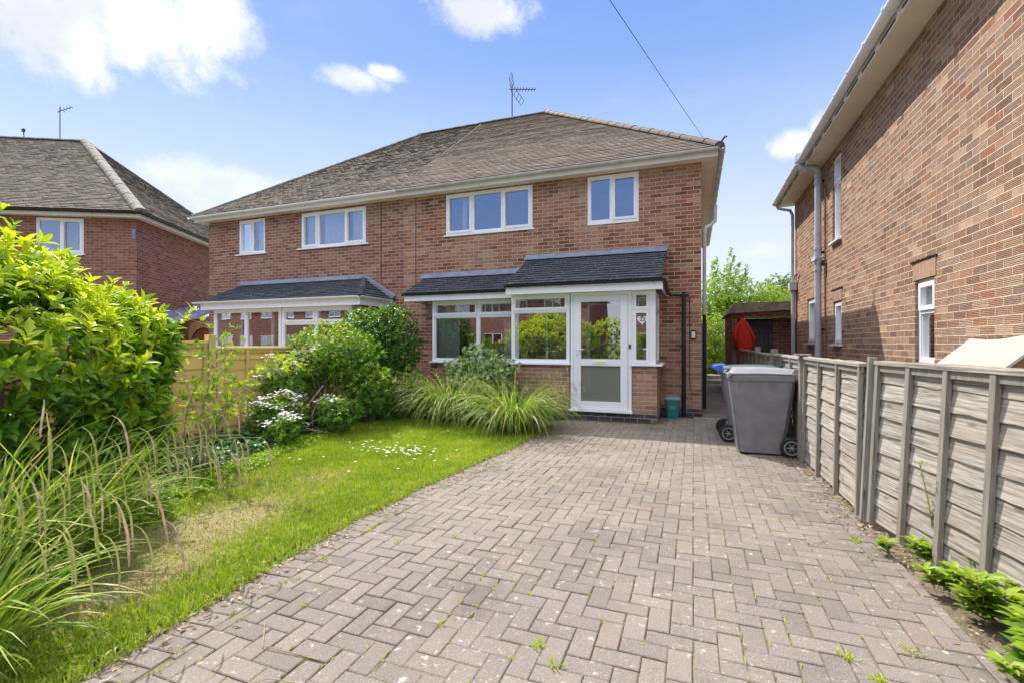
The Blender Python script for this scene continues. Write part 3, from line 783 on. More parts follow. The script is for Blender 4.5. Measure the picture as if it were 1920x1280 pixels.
mb.box(-3.24, -.50, 8.275, YP+.02, 2.262, 2.272); mb.box(-5.7, -3.26, 8.705, PB+.02, 2.242, 2.25); mb.build('porch_fascia', M['upvc'], HR)
mb = MB(); gutter(mb, (-3.27, 8.215, 2.415), (-.42, 8.215, 2.415), .042, .8); gutter(mb, (-5.78, 8.65, 2.39), (-3.28, 8.65, 2.39), .042, .8)
mb.tube([(-.44, 8.22, 2.38), (-.44, 8.6, 2.33), (-.44, 9.3, 2.27), (-.40, 9.40, 2.26), (-.22, 9.42, 2.255), (-.08, 9.42, 2.25)], .034, 8)
mb.build('porch_gutter', M['black'], HR)
mb = MB(); mb.tube([(-.17, 9.42, 2.30), (-.17, 9.42, .05)], .036, 10)
for zz in (2.2, 1.25, .35): mb.tube([(-.17, 9.42, zz), (-.17, 9.42, zz+.06)], .045, 10)
mb.build('porch_downpipe', M['black'], HR)
mb = MB(); mb.tube([(-.07, 9.49, 2.2), (-.065, 9.49, 1.6), (-.07, 9.49, .7), (-.05, 9.485, .5), (.0, 9.485, .42), (.12, 9.49, .43)], .006, 5); mb.build('wall_cable', M['black'], HR)
mb = MB(); mb.tube([(-5.97, YF-.008, 4.7), (-5.975, YF-.008, 3.5), (-5.97, YF-.008, 2.4)], .006, 5); mb.build('wall_cable', M['black'], HR)
mb = MB(); mb.box(-.075+.03, .045, 9.46, 9.5, 1.43, 1.60); ol = mb.build('outdoor_light', M['black'], HR, bevel=.008)
mb = MB(); mb.box(-.035, .03, 9.448, 9.46, 1.45, 1.57); mb.build('lens', M['white'], ol, bevel=.006)
# grey waste pipe and vent on the right gable side
mb = MB(); mb.tube([(XR+.06, 9.9, 3.5), (XR+.06, 9.9, 1.9)], .034, 9); mb.tube([(XR+.06, 9.9, 3.45), (XR+.08, 9.92, 3.56), (XR+.16, 10.0, 3.62), (XR+.25, 10.05, 3.72), (XR+.26, 10.05, 4.02)], .04, 9)
mb.tube([(XR+.06, 9.9, 3.2), (XR+.06, 9.9, 3.26)], .042, 9); mb.build('side_pipe', M['pipe_grey'], HR)
mb = MB(); mb.tube([(XR+.06, 9.9, 1.9), (XR+.06, 9.9, .1)], .034, 9); mb.build('lower_side_pipe', M['black'], HR)
mb = MB(); mb.box(XR+.005, XR+.24, 15.4, 15.45, .15, 1.95); mb.box(XR+.005, XR+.03, 14.6, 15.4, .15, 2.0); mb.build('side_door', M['white_door'], HR)

# ---- left half
HL = root('semi_detached_house', 'left half of the brick pair, mossy roof and wide white bay behind yellow fence', 'house', (-9.5, YF, 0), group='halves of the brick semi-detached pair')
winC = (-11.54, -10.6, 3.745, 4.66); winD = (-9.37, -7.37, 3.755, 4.65)
wL = semi_common(HL, 'brick_old', XL, XM-.002, [winC, winD, (-11.1, -9.2, .9, 2.1), (-8.9, -7.1, .9, 2.1)], XL, WP(XL))
window(HL, FP(YF), *winC, [(-11.54, -11.07, [(3.745, 4.66, True)]), (-11.07, -10.6, [(3.745, 4.66, False)])], sillw=.05, sillover=.09,
       curtain=[(-10.98, -10.66, 3.8, 4.6, 'curtain')])
window(HL, FP(YF), *winD, [(-9.37, -8.84, [(3.755, 4.65, True)]), (-8.84, -7.98, [(3.755, 4.65, False)]), (-7.98, -7.37, [(3.755, 4.65, True)])], sillw=.05, sillover=.1,
       curtain=[(-9.3, -8.9, 3.8, 4.6, 'curtain'), (-8.78, -8.04, 3.8, 4.6, 'curtain'), (-7.9, -7.44, 3.8, 4.6, 'curtain')])
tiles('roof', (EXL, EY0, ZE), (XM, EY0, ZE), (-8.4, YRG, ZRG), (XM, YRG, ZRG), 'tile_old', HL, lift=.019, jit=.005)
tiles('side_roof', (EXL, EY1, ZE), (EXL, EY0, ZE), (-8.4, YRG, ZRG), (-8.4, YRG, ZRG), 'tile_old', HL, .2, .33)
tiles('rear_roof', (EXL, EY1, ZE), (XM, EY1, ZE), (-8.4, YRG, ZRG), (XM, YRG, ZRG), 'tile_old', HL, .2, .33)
mb = MB(); ridge(mb, (EXL+.02, EY0+.02, ZE+.02), (-8.4, YRG, ZRG+.03), .45, .085, .006); ridge(mb, (-8.5, YRG, ZRG+.03), (XM, YRG, ZRG+.03), .45, .09, .006); ridge(mb, (EXL, EY1, ZE+.03), (-8.4, YRG, ZRG+.03), .45, .1)
mb.build('ridge_tiles', M['ridge_edge'], HL)
eaves(HL, EXL+.055, XM, 'gutter_white', -1, EXL)
mb = MB(); mb.tube([(-6.93, YF-.008, 4.7), (-6.93, YF-.008, 2.9)], .006, 5); mb.build('wall_cable', M['black'], HL)
# bay: wall, windows, roof
YQ = 8.5
mb = MB(); wall_face(mb, FP(YQ), -11.2, -6.98, 0, 1.2); mb.face([(-11.2, YQ, 0), (-11.2, YF, 0), (-11.2, YF, 1.2), (-11.2, YQ, 1.2)]); mb.face([(-6.98, YQ, 0), (-6.98, YF, 0), (-6.98, YF, 1.2), (-6.98, YQ, 1.2)])
mb.build('bay_wall', M['brick_old'], HL, recalc=False)
window(HL, FP(YQ), -11.2, -9.0, 1.2, 2.18, [(-11.2, -10.12, [(1.2, 2.18, False)]), (-10.12, -9.0, [(1.2, 2.18, False)])], 'glass_low', f=.075)
window(HL, FP(YQ), -8.98, -6.98, 1.2, 2.18, [(-8.98, -7.98, [(1.2, 1.82, False), (1.82, 2.18, True)]), (-7.98, -6.98, [(1.2, 1.82, False), (1.82, 2.18, True)])], 'glass_low', f=.065)
window(HL, EP(-6.98), YQ+.08, YF, 1.2, 2.18, [(YQ+.08, YF, [(1.2, 2.18, False)])], 'glass_low', f=.06, sill=False)
window(HL, WP(-11.2), YQ+.08, YF, 1.2, 2.18, [(YQ+.08, YF, [(1.2, 2.18, False)])], 'glass_low', f=.06, sill=False)
mb = MB(); mb.box(-10.62, -10.57, YQ+.3, YQ+.34, .9, 2.15); mb.build('inner_post', M['upvc'], HL)
mb = MB(); mb.box(-9.62, -9.53, YQ+.3, YQ+.34, .9, 2.15); mb.build('inner_post', M['upvc'], HL)
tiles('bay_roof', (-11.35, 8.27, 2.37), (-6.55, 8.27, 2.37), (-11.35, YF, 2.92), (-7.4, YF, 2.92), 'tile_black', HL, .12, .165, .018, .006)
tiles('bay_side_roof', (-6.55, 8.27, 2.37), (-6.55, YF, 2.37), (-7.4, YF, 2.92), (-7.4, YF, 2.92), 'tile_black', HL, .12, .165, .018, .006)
mb = MB(); ridge(mb, (-6.58, 8.3, 2.39), (-7.4, YF, 2.95), .2, .06, .012); mb.build('bay_hip_tiles', M['tile_black'], HL)
mb = MB(); mb.hexa([(-11.4, YF-.14, 2.88), (-7.4, YF-.14, 2.88), (-7.4, YF, 2.92), (-11.4, YF, 2.92), (-11.4, YF-.14, 2.895), (-7.4, YF-.14, 2.895), (-7.4, YF-.01, 3.01), (-11.4, YF-.01, 3.01)])
mb.hexa([(-7.4, YF-.1, 2.90), (-6.55, YF-.1, 2.38), (-6.55, YF, 2.38), (-7.4, YF, 2.90), (-7.4, YF-.1, 2.98), (-6.50, YF-.1, 2.44), (-6.50, YF-.01, 2.48), (-7.4, YF-.01, 3.01)])
mb.build('flashing', M['lead'], HL, bevel=.004)
mb = MB(); mb.box(-11.42, -6.62, 8.33, 8.355, 2.17, 2.33); mb.box(-6.645, -6.62, 8.355, YF, 2.17, 2.33); mb.box(-11.42, -11.395, 8.355, YF, 2.17, 2.33); mb.box(-11.395, -6.645, 8.355, YQ+.02, 2.184, 2.194); mb.build('bay_fascia', M['upvc'], HL)
mb = MB(); gutter(mb, (-11.6, 8.27, 2.36), (-6.6, 8.27, 2.36), .05, .9); gutter(mb, (-6.57, 8.25, 2.36), (-6.57, YF-.1, 2.36), .05, .6, out=(1, 0, 0)); mb.build('bay_gutter', M['gutter_white'], HL)
mb = MB(); mb.box(-6.72, -6.55, YF-.02, YF+.0, 2.30, 2.50); mb.build('air_brick', M['brick_dark'], HL)

# ================================================================== house at far left (rotated)
AN = R(28.2); NC = Vector((-14.05, 8.45, 0))
HN = root('brick_house', 'neighbouring brick house at far left, turned away, with grey hipped roof and black gutter', 'house', tuple(NC), AN)


LW = 13.0; LD = 8.4
mb = MB(); Pn = lambda u, v, w: (u, -w, v)
wn1 = (-2.42, -1.28, 3.72, 4.66); wn2 = (-5.6, -3.6, 3.72, 4.66)
wall_face(mb, Pn, -LW, 0, 0, ZS, [wn1, wn2]); mb.face([(0, 0, 0), (0, LD, 0), (0, LD, ZS), (0, 0, ZS)])
mb.face([(-LW, 0, 0), (-LW, LD, 0), (-LW, LD, ZS), (-LW, 0, ZS)]); mb.face([(-LW, LD, 0), (0, LD, 0), (0, LD, ZS), (-LW, LD, ZS)])


def local_finish(mb, name, mt, parent, **kw):
    """mesh given in the local frame of the rotated house"""
    o = mb.build(name, mt, None, **kw); o.parent = parent; return o


local_finish(mb, 'wall', M['brick_dark'], HN, recalc=False)
_sv = ROOT[HN.name]; ROOT[HN.name] = Matrix.Identity(4)
window(HN, Pn, *wn1, [(-2.42, -1.82, [(3.72, 4.66, False)]), (-1.82, -1.28, [(3.72, 4.66, True)])], sillw=.05)
window(HN, Pn, *wn2, [(-5.6, -5.0, [(3.72, 4.66, True)]), (-5.0, -4.2, [(3.72, 4.66, False)]), (-4.2, -3.6, [(3.72, 4.66, True)])], sillw=.05)
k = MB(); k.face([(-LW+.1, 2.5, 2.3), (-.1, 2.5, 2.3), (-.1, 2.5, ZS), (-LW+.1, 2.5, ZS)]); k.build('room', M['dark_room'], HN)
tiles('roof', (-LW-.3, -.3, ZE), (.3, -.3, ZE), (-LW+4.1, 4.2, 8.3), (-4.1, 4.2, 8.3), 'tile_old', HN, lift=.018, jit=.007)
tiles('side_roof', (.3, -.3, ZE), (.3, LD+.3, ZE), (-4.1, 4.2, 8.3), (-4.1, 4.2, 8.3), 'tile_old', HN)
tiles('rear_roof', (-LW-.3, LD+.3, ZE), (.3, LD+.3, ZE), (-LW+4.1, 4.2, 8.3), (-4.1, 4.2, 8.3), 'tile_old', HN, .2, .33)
mb = MB(); ridge(mb, (.28, -.28, ZE), (-4.1, 4.2, 8.32), .42, .15, .01); mb.build('hip_tiles', M['ridge_grey'], HN)
mb = MB(); ridge(mb, (.28, LD+.28, ZE), (-4.1, 4.2, 8.32), .42, .09, .008); ridge(mb, (-LW+4.1, 4.2, 8.33), (-4.1, 4.2, 8.33), .42, .09, .008); mb.build('ridge_tiles', M['ridge_edge'], HN)
mb = MB(); mb.box(-LW-.2, .22, -.225, -.2, ZS-.012, ZS+.11); mb.box(.2, .225, -.2, LD+.2, ZS-.012, ZS+.11); mb.build('fascia', M['fascia'], HN)
mb = MB(); mb.box(-LW-.2, .2, -.2, .02, ZS, ZS+.01); mb.box(-.02, .2, .02, LD, ZS, ZS+.01); mb.build('soffit', M['soffit'], HN)
mb = MB(); gutter(mb, (-LW-.2, -.29, ZE-.03), (.3, -.29, ZE-.03), brackets=1.0); gutter(mb, (.29, -.34, ZE-.03), (.29, LD, ZE-.03), out=(1, 0, 0), brackets=1.0); mb.build('gutter', M['black'], HN)
mb = MB(); mb.box(-.09, -.01, -.02, -.001, 4.15, 4.42); mb.build('alarm_box', M['lead'], HN)
ROOT[HN.name] = _sv


# ================================================================== right-hand house (combed brick side wall)
XW = 2.31; ZW = 4.74
HQ = root('brick_house', 'large brick house side at right edge, combed rustic bricks, white gutter and grey soil pipe', 'house', (5.5, 9, 0))
holes = [(6.12, 6.58, 1.14, 2.05), (10.93, 11.96, 1.36, 2.29), (9.41, 9.90, 1.34, 2.08), (9.44, 9.96, 3.12, 4.60)]
mb = MB(); wall_face(mb, WP(XW), 4.2, 13.35, 0, ZW, holes, .10)
mb.face([(XW, 4.2, 0), (10.5, 4.2, 0), (10.5, 4.2, ZW), (XW, 4.2, ZW)]); mb.face([(XW, 13.35, 0), (10.5, 13.35, 0), (10.5, 13.35, ZW), (XW, 13.35, ZW)]); mb.face([(10.5, 4.2, 0), (10.5, 13.35, 0), (10.5, 13.35, ZW), (10.5, 4.2, ZW)])
mb.build('wall', M['brick_comb'], HQ, recalc=False)
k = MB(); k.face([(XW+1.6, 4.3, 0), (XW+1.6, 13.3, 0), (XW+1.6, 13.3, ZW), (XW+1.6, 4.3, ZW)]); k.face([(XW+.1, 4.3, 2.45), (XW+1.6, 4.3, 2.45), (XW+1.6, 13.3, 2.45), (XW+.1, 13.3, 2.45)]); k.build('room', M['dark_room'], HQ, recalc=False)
Pw = WP(XW)
window(HQ, Pw, *holes[0], [(6.12, 6.58, [(1.14, 1.70, False), (1.70, 2.05, True)])], 'glass', f=.05, rec=.02, sill=False)
window(HQ, Pw, *holes[1], [(10.93, 11.96, [(1.36, 2.29, True)])], 'glass', f=.06, rec=.02, sillw=.06, curtain=[(11.0, 11.9, 1.42, 2.22, 'blind')])
window(HQ, Pw, *holes[2], [(9.41, 9.90, [(1.34, 2.08, True)])], 'glass', f=.05, rec=.02, sillw=.06)
window(HQ, Pw, *holes[3], [(9.44, 9.96, [(3.12, 4.12, False), (4.12, 4.60, True)])], 'glass', f=.05, rec=.02, sillw=.06)
for (a, b, c, d) in holes[:3]: mb = MB(); mb.pbox(Pw, a-.04, b+.04, d, d+.19, -.02, .006); mb.build('lintel', M['brick_soldier'], HQ)
for (a, b, c, d) in (holes[0], holes[2]):
    mb = MB()
    for i in range(9):
        u = a-.07+(b-a+.14)*i/9; mb.pbox(Pw, u, u+(b-a+.14)/9+.004, d+.195+random.uniform(-.006, .006), d+.215+random.uniform(-.004, .006), -.01, .012+random.uniform(0, .008))
    mb.build('damp_course', M['black'], HQ)
# eaves
mb = MB(); mb.box(XW-.30, XW+.02, 4.0, 13.55, ZW, ZW+.012); mb.build('soffit', M['soffit'], HQ)
mb = MB(); mb.box(XW-.322, XW-.30, 4.0, 13.55, ZW-.012, ZW+.10); mb.build('fascia', M['fascia'], HQ)
mb = MB(); gutter(mb, (XW-.395, 4.0, ZW+.115), (XW-.395, 13.6, ZW+.115), .068, 0, out=(-1, 0, 0))
y = 4.15
while y < 13.5:
    gutter(mb, (XW-.395, y, ZW+.120), (XW-.395, y+.05, ZW+.120), .082, 0, out=(-1, 0, 0)); mb.box(XW-.335, XW-.318, y-.01, y+.055, ZW-.01, ZW+.11)
    y += .62
mb.build('gutter', M['gutter_white'], HQ)
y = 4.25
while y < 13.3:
    mb = MB(); mb.box(XW-.327, XW-.3215, y+.02, y+.46, ZW+.012, ZW+.038); mb.build('gutter_shade_strip', M['black'], HQ); y += .62  # black strips on the fascia stand in for the gutter's shadow between brackets
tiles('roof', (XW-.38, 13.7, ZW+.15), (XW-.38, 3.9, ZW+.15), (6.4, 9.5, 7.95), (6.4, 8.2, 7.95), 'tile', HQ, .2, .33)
mb = MB(); mb.face([(XW-.38, 13.7, ZW+.14), (10.8, 13.7, ZW+.14), (6.4, 9.5, 7.93)]); mb.face([(XW-.38, 3.9, ZW+.14), (10.8, 3.9, ZW+.14), (6.4, 8.2, 7.93)]); mb.face([(10.8, 3.9, ZW+.14), (10.8, 13.7, ZW+.14), (6.4, 9.5, 7.93), (6.4, 8.2, 7.93)]); mb.build('rear_roof', M['ridge_grey'], HQ)
# soil pipe with vent elbow
ys, xs = 10.55, XW-.10
mb = MB(); mb.tube([(xs, ys, .2), (xs, ys, 4.50)], .056, 14)
mb.tube([(xs, ys, 4.45), (xs, ys, 4.60), (xs-.03, ys, 4.66), (xs-.10, ys, 4.69), (xs-.20, ys, 4.68), (xs-.28, ys, 4.70), (xs-.325, ys, 4.78), (xs-.325, ys, 4.93)], .056, 14)
for zz in (4.36, 4.50): mb.tube([(xs, ys, zz), (xs, ys, zz+.07)], .066, 14)
mb.tube([(xs-.325, ys, 4.82), (xs-.325, ys, 4.88)], .064, 14)
for k in range(8):
    an = k*PI/4; mb.tube([(xs-.325+.045*math.cos(an), ys+.045*math.sin(an), 4.92), (xs-.325+.045*math.cos(an), ys+.045*math.sin(an), 4.98), (xs-.325, ys, 5.01)], .005, 4)
for zz in (2.72, 2.86, 2.98, 3.12): mb.tube([(xs, ys, zz), (xs, ys, zz+.05)], .067, 14)
mb.tube([(xs, ys, 2.92), (xs-.09, ys-.06, 2.95)], .05, 12); mb.tube([(xs, ys, 2.95), (xs+.08, ys-.12, 2.98)], .03, 8)
mb.build('soil_pipe', M['pipe_grey'], HQ)
for zz in (1.6, 3.05, 4.4): mb = MB(); mb.box(xs, XW, ys-.03, ys+.03, zz, zz+.04); mb.build('pipe_clip', M['black'], HQ)
mb = MB(); mb.box(xs+.03, XW, ys-.17, ys-.10, 2.8, 2.9); mb.build('pipe_clip', M['black'], HQ)
# thinner pipe right behind soil pipe
mb = MB(); mb.tube([(XW-.02, 10.35, .8), (XW-.02, 10.35, 4.3)], .012, 6); mb.build('thin_pipe', M['brick_dark'], HQ)
# rear downpipe and hopper
yd = 13.22
mb = MB(); mb.tube([(XW-.38, 13.5, ZW+.07), (XW-.34, 13.45, ZW-.05), (XW-.12, yd, ZW-.18), (XW-.07, yd, ZW-.3), (XW-.07, yd, 1.0)], .036, 10)
mb.tube([(XW-.07, yd-.1, 2.6), (XW-.07, yd-.1, .6)], .045, 10); mb.box(XW-.16, XW-.01, yd-.2, yd+.06, 2.62, 2.8)
mb.tube([(XW-.03, 12.75, 3.0), (XW-.06, 12.9, 2.98), (XW-.08, 13.05, 2.85)], .02, 7); mb.build('rear_downpipe', M['pipe_grey'], HQ)

# cream lean-to canopy beside that wall
CN = root('lean_to_canopy', 'cream sloping canopy sheet against the combed brick wall behind the grey fence', 'canopy', (1.9, 4.9, 0))
mb = MB(); n = 10
prof = [(2.30, 1.40), (2.16, 1.27), (2.0, 1.12), (1.84, .98), (1.7, .88)]
Yc = [5.42, 5.2, 4.98, 4.76, 4.54, 4.32]
lift_ = [0, -.012, -.01, .01, .035, .05]
for i in range(5):
    for j in range(4):
        (x0, z0), (x1, z1) = prof[j], prof[j+1]
        mb.face([(x0, Yc[i], z0+lift_[i]), (x1, Yc[i], z1+lift_[i]), (x1, Yc[i+1], z1+lift_[i+1]), (x0, Yc[i+1], z0+lift_[i+1])])
        mb.face([(x0, Yc[i], z0+lift_[i]-.025), (x1, Yc[i], z1+lift_[i]-.025), (x1, Yc[i+1], z1+lift_[i+1]-.025), (x0, Yc[i+1], z0+lift_[i+1]-.025)])
for j in range(4):
    (x0, z0), (x1, z1) = prof[j], prof[j+1]
    for (yy, ll) in ((Yc[0], 0), (Yc[-1], .05)): mb.face([(x0, yy, z0+ll), (x1, yy, z1+ll), (x1, yy, z1+ll-.025), (x0, yy, z0+ll-.025)])
mb.build('sheet', M['cream'], CN, smooth=False, recalc=False)
mb = MB()
for yy in (4.36, 5.36):
    for j in range(4):
        (x0, z0), (x1, z1) = prof[j], prof[j+1]; ll = .045 if yy < 5 else 0
        mb.hexa([(x0, yy, z0+ll-.15), (x1, yy, z1+ll-.15), (x1, yy+.03, z1+ll-.15), (x0, yy+.03, z0+ll-.15), (x0, yy, z0+ll-.027), (x1, yy, z1+ll-.027), (x1, yy+.03, z1+ll-.027), (x0, yy+.03, z0+ll-.027)])
mb.box(1.70, 1.74, 4.36, 4.40, 0, .82); mb.box(1.70, 1.74, 5.34, 5.38, 0, .82); mb.build('frame', M['wood_tan'], CN)

# ================================================================== outbuilding at the end of the passage
SH = root('outbuilding', 'small flat roofed brick outbuilding with dark plank door at end of the passage', 'shed', (2.2, 14, 0))
mb = MB(); mb.box(.93, 1.06, 13.6, 16.5, 0, 2.10); mb.box(3.4, 3.5, 13.6, 16.5, 0, 2.10); mb.box(.93, 3.5, 16.5, 16.6, 0, 2.1); mb.box(1.06, 3.4, 13.6, 13.7, 2.0, 2.22); mb.box(2.1, 3.4, 13.98, 14.08, 0, 2.0); mb.box(1.06, 1.15, 13.98, 14.08, 0, 2.0); mb.box(1.93, 2.1, 13.98, 14.08, 0, 2.0)
mb.build('wall', M['brick_dark'], SH)
mb = MB(); mb.hexa([(.82, 13.45, 2.10), (3.6, 13.45, 2.24), (3.6, 16.7, 2.24), (.82, 16.7, 2.10), (.98, 13.45, 2.38), (3.6, 13.45, 2.40), (3.6, 16.7, 2.40), (.98, 16.7, 2.38)]); mb.build('roof', M['shed_roof'], SH, bevel=.01)
mb = MB()
for i in range(7): mb.box(1.16+i*.11, 1.16+(i+1)*.11-.006, 13.95, 13.97, .1, 1.95)
for zz in (.4, 1.65): mb.box(1.16, 1.92, 13.93, 13.95, zz, zz+.09)
mb.build('door', M['plank_dark'], SH)

JK = root('red_jacket', 'red waterproof jacket and trousers hanging at the left of the outbuilding doorway', 'clothes', (1.17, 13.5, 1.0))
mb = MB()
def cloth_ring(z, cx, w, d, n=18, ph=0):
    return [(cx+w*math.cos(2*PI*j/n)*(1+.12*math.sin(3*2*PI*j/n+ph)), 13.5+d*math.sin(2*PI*j/n)*(1+.15*math.cos(4*2*PI*j/n+ph)), z) for j in range(n)]
rings = [(1.99, 1.17, .035, .03), (1.95, 1.17, .07, .05), (1.88, 1.17, .11, .07), (1.7, 1.18, .14, .085), (1.45, 1.20, .18, .10), (1.28, 1.22, .215, .11), (1.24, 1.22, .20, .10)]
pts = []; 
for i, (z, c, w, d) in enumerate(rings): pts += cloth_ring(z, c, w, d, ph=i*.6)
mb.idx(pts, [(i*18+j, i*18+(j+1) % 18, (i+1)*18+(j+1) % 18, (i+1)*18+j) for i in range(len(rings)-1) for j in range(18)]+[tuple(range(18))])
mb.build('body', M['red'], JK, smooth=True)
mb = MB(); mb.tube([(1.09, 13.5, 1.86), (1.02, 13.49, 1.7), (.99, 13.47, 1.5), (1.02, 13.45, 1.36)], [.045, .05, .048, .04], 9); mb.build('sleeve', M['red'], JK, smooth=True)
mb = MB(); mb.tube([(1.26, 13.5, 1.86), (1.33, 13.49, 1.7), (1.42, 13.48, 1.5), (1.44, 13.47, 1.38)], [.04, .045, .04, .035], 9); mb.build('sleeve', M['red'], JK, smooth=True)
mb = MB(); mb.tube([(1.15, 13.5, 1.3), (1.14, 13.5, 1.0), (1.15, 13.5, .72)], [.10, .085, .08], 10); mb.tube([(1.28, 13.5, 1.3), (1.29, 13.5, 1.0), (1.28, 13.5, .72)], [.10, .085, .08], 10); mb.build('trousers', M['red'], JK, smooth=True)
mb = MB(); mb.tube([(1.17, 13.5, 1.98), (1.17, 13.52, 2.06), (1.17, 13.58, 2.08)], .006, 5); mb.build('hook', M['dark_metal'], JK)

# lean-to with plastic sheet roof between the far left house and the pair
LT = root('lean_to', 'brown timber lean-to with blue grey plastic sheet roof between the two houses at left', 'lean-to', (-14.2, 10.4, 0))
near = [(-14.52, 8.93, 2.22), (-13.95, 9.45, 2.02), (-12.75, 9.9, 2.12)]; far = [(-15.95, 11.6, 2.70), (-14.6, 12.0, 2.70), (-12.75, 12.2, 2.66)]
def pl(ps, t):
    i = min(1, int(t*2)); f = t*2-i; return Vector(ps[i]).lerp(Vector(ps[i+1]), f)
mb = MB(); nu, nv = 16, 7; g_ = {}
for i in range(nu+1):
    for j in range(nv+1):
        q = pl(near, i/nu).lerp(pl(far, i/nu), j/nv); q.z += .02*math.sin(i*1.9)*math.sin(j*1.3+i)+.012*(i % 2); g_[i, j] = q
for i in range(nu):
    for j in range(nv):
        for dz in (0, -.02): mb.face([g_[i, j]+Vector((0, 0, dz)), g_[i+1, j]+Vector((0, 0, dz)), g_[i+1, j+1]+Vector((0, 0, dz)), g_[i, j+1]+Vector((0, 0, dz))])
    mb.face([g_[i, 0], g_[i+1, 0], g_[i+1, 0]-Vector((0, 0, .02)), g_[i, 0]-Vector((0, 0, .02))])
mb.build('roof', M['plastic_roof'], LT, recalc=False)
mb = MB(); a0, b0 = Vector(near[0]), Vector(near[1])
for i in range(6):
    p0, p1 = a0.lerp(b0, i/6), a0.lerp(b0, (i+.95)/6)
    mb.hexa([(p0.x, p0.y+.05, 0), (p1.x, p1.y+.05, 0), (p1.x, p1.y+.08, 0), (p0.x, p0.y+.08, 0), (p0.x, p0.y+.05, p0.z-.05), (p1.x, p1.y+.05, p1.z-.05), (p1.x, p1.y+.08, p1.z-.05), (p0.x, p0.y+.08, p0.z-.05)])
mb.build('front', M['wood_red'], LT)
mb = MB(); mb.hexa([(a0.x, a0.y-.02, a0.z-.10), (b0.x, b0.y-.02, b0.z-.10), (b0.x, b0.y+.03, b0.z-.10), (a0.x, a0.y+.03, a0.z-.10), (a0.x, a0.y-.02, a0.z-.025), (b0.x, b0.y-.02, b0.z-.025), (b0.x, b0.y+.03, b0.z-.025), (a0.x, a0.y+.03, a0.z-.025)]); mb.build('edge_board', M['fascia'], LT)

AG = root('arched_gate', 'red brown timber side gate with an arched tan frame beside the left house', 'gate', (-13.1, 9.7, 0))
mb = MB()
for i in range(9): mb.box(-13.75+i*.13, -13.75+(i+1)*.13-.006, 9.72, 9.745, 0, 1.86)
mb.build('boards', M['wood_red'], AG)
mb = MB(); N = 14
for i in range(N):
    a0, a1 = PI*i/N, PI*(i+1)/N; cx_, r_ = -13.17, .5
    x0, x1 = cx_-r_*math.cos(a0), cx_-r_*math.cos(a1); z0, z1 = 1.38+.42*math.sin(a0), 1.38+.42*math.sin(a1)
    mb.hexa([(x0, 9.68, z0), (x1, 9.68, z1), (x1, 9.71, z1), (x0, 9.71, z0), (x0, 9.68, 1.98), (x1, 9.68, 1.98), (x1, 9.71, 1.98), (x0, 9.71, 1.98)])
mb.box(-13.77, -13.67, 9.68, 9.71, 0, 1.98); mb.build('arch_frame', M['wood_tan'], AG)

# ================================================================== the other side of the street, seen in the window panes
def street_house(x0, x1, y, lab):
    rt = root('street_house', lab, 'house', ((x0+x1)/2, y, 0), group='houses across the street behind the camera')
    P = lambda u, v, w: (u, y+w, v); mb = MB(); hs = []
    n = int((x1-x0)/2.6)
    for i in range(n):
        a = x0+.8+i*2.6; hs += [(a, a+1.3, 3.6, 4.6), (a-.1, a+1.5, .9, 2.1)]
    wall_face(mb, P, x0, x1, 0, 4.8, hs); mb.face([(x0, y, 0), (x0, y-8, 0), (x0, y-8, 4.8), (x0, y, 4.8)]); mb.face([(x1, y, 0), (x1, y-8, 0), (x1, y-8, 4.8), (x1, y, 4.8)]); mb.face([(x0, y-8, 0), (x1, y-8, 0), (x1, y-8, 4.8), (x0, y-8, 4.8)])
    mb.build('wall', M['brick_dark'], rt, recalc=False)
    for h in hs:
        mid = (h[0]+h[1])/2; window(rt, P, *h, [(h[0], mid, [(h[2], h[3], False)]), (mid, h[1], [(h[2], h[3], False)])])
    tiles('roof', (x0-.3, y+.3, 4.8), (x1+.3, y+.3, 4.8), (x0+3, y-4, 8.1), (x1-3, y-4, 8.1), 'tile', rt, .3, .4)
    mb = MB(); mb.face([(x0-.3, y+.3, 4.78), (x0-.3, y-8.3, 4.78), (x0+3, y-4, 8.08)]); mb.face([(x1+.3, y+.3, 4.78), (x1+.3, y-8.3, 4.78), (x1-3, y-4, 8.08)]); mb.face([(x0-.3, y-8.3, 4.78), (x1+.3, y-8.3, 4.78), (x1-3, y-4, 8.08), (x0+3, y-4, 8.08)]); mb.build('rear_roof', M['tile_old'], rt, recalc=False)
    mb = MB(); mb.box(x0-.3, x1+.3, y+.28, y+.36, 4.68, 4.84); mb.build('gutter', M['gutter_white'], rt)
street_house(-46, -22, -16, 'very long brick terrace across the street, farthest left when facing away from the pair')
street_house(-19, -7, -17, 'long brick house across the street, on the left when facing away from the pair')
street_house(-4.5, 7.5, -18, 'long brick house across the street, straight behind the camera')

# ================================================================== ground
def struct(o): o['kind'] = 'structure'; return o
def stuff(o): o['kind'] = 'stuff'; return o


mb = MB(); mb.face([(-400, -400, -.06), (400, -400, -.06), (400, 600, -.06), (-400, 600, -.06)]); struct(mb.build('ground', M['field'], base=(0, 0, -.06)))


def poly_sheet(name, pts, z, mt, jag=0):
    mb = MB(); mb.face([(x, y, z) for x, y in pts]); return struct(mb.build(name, M[mt], base=(pts[0][0], pts[0][1], z)))


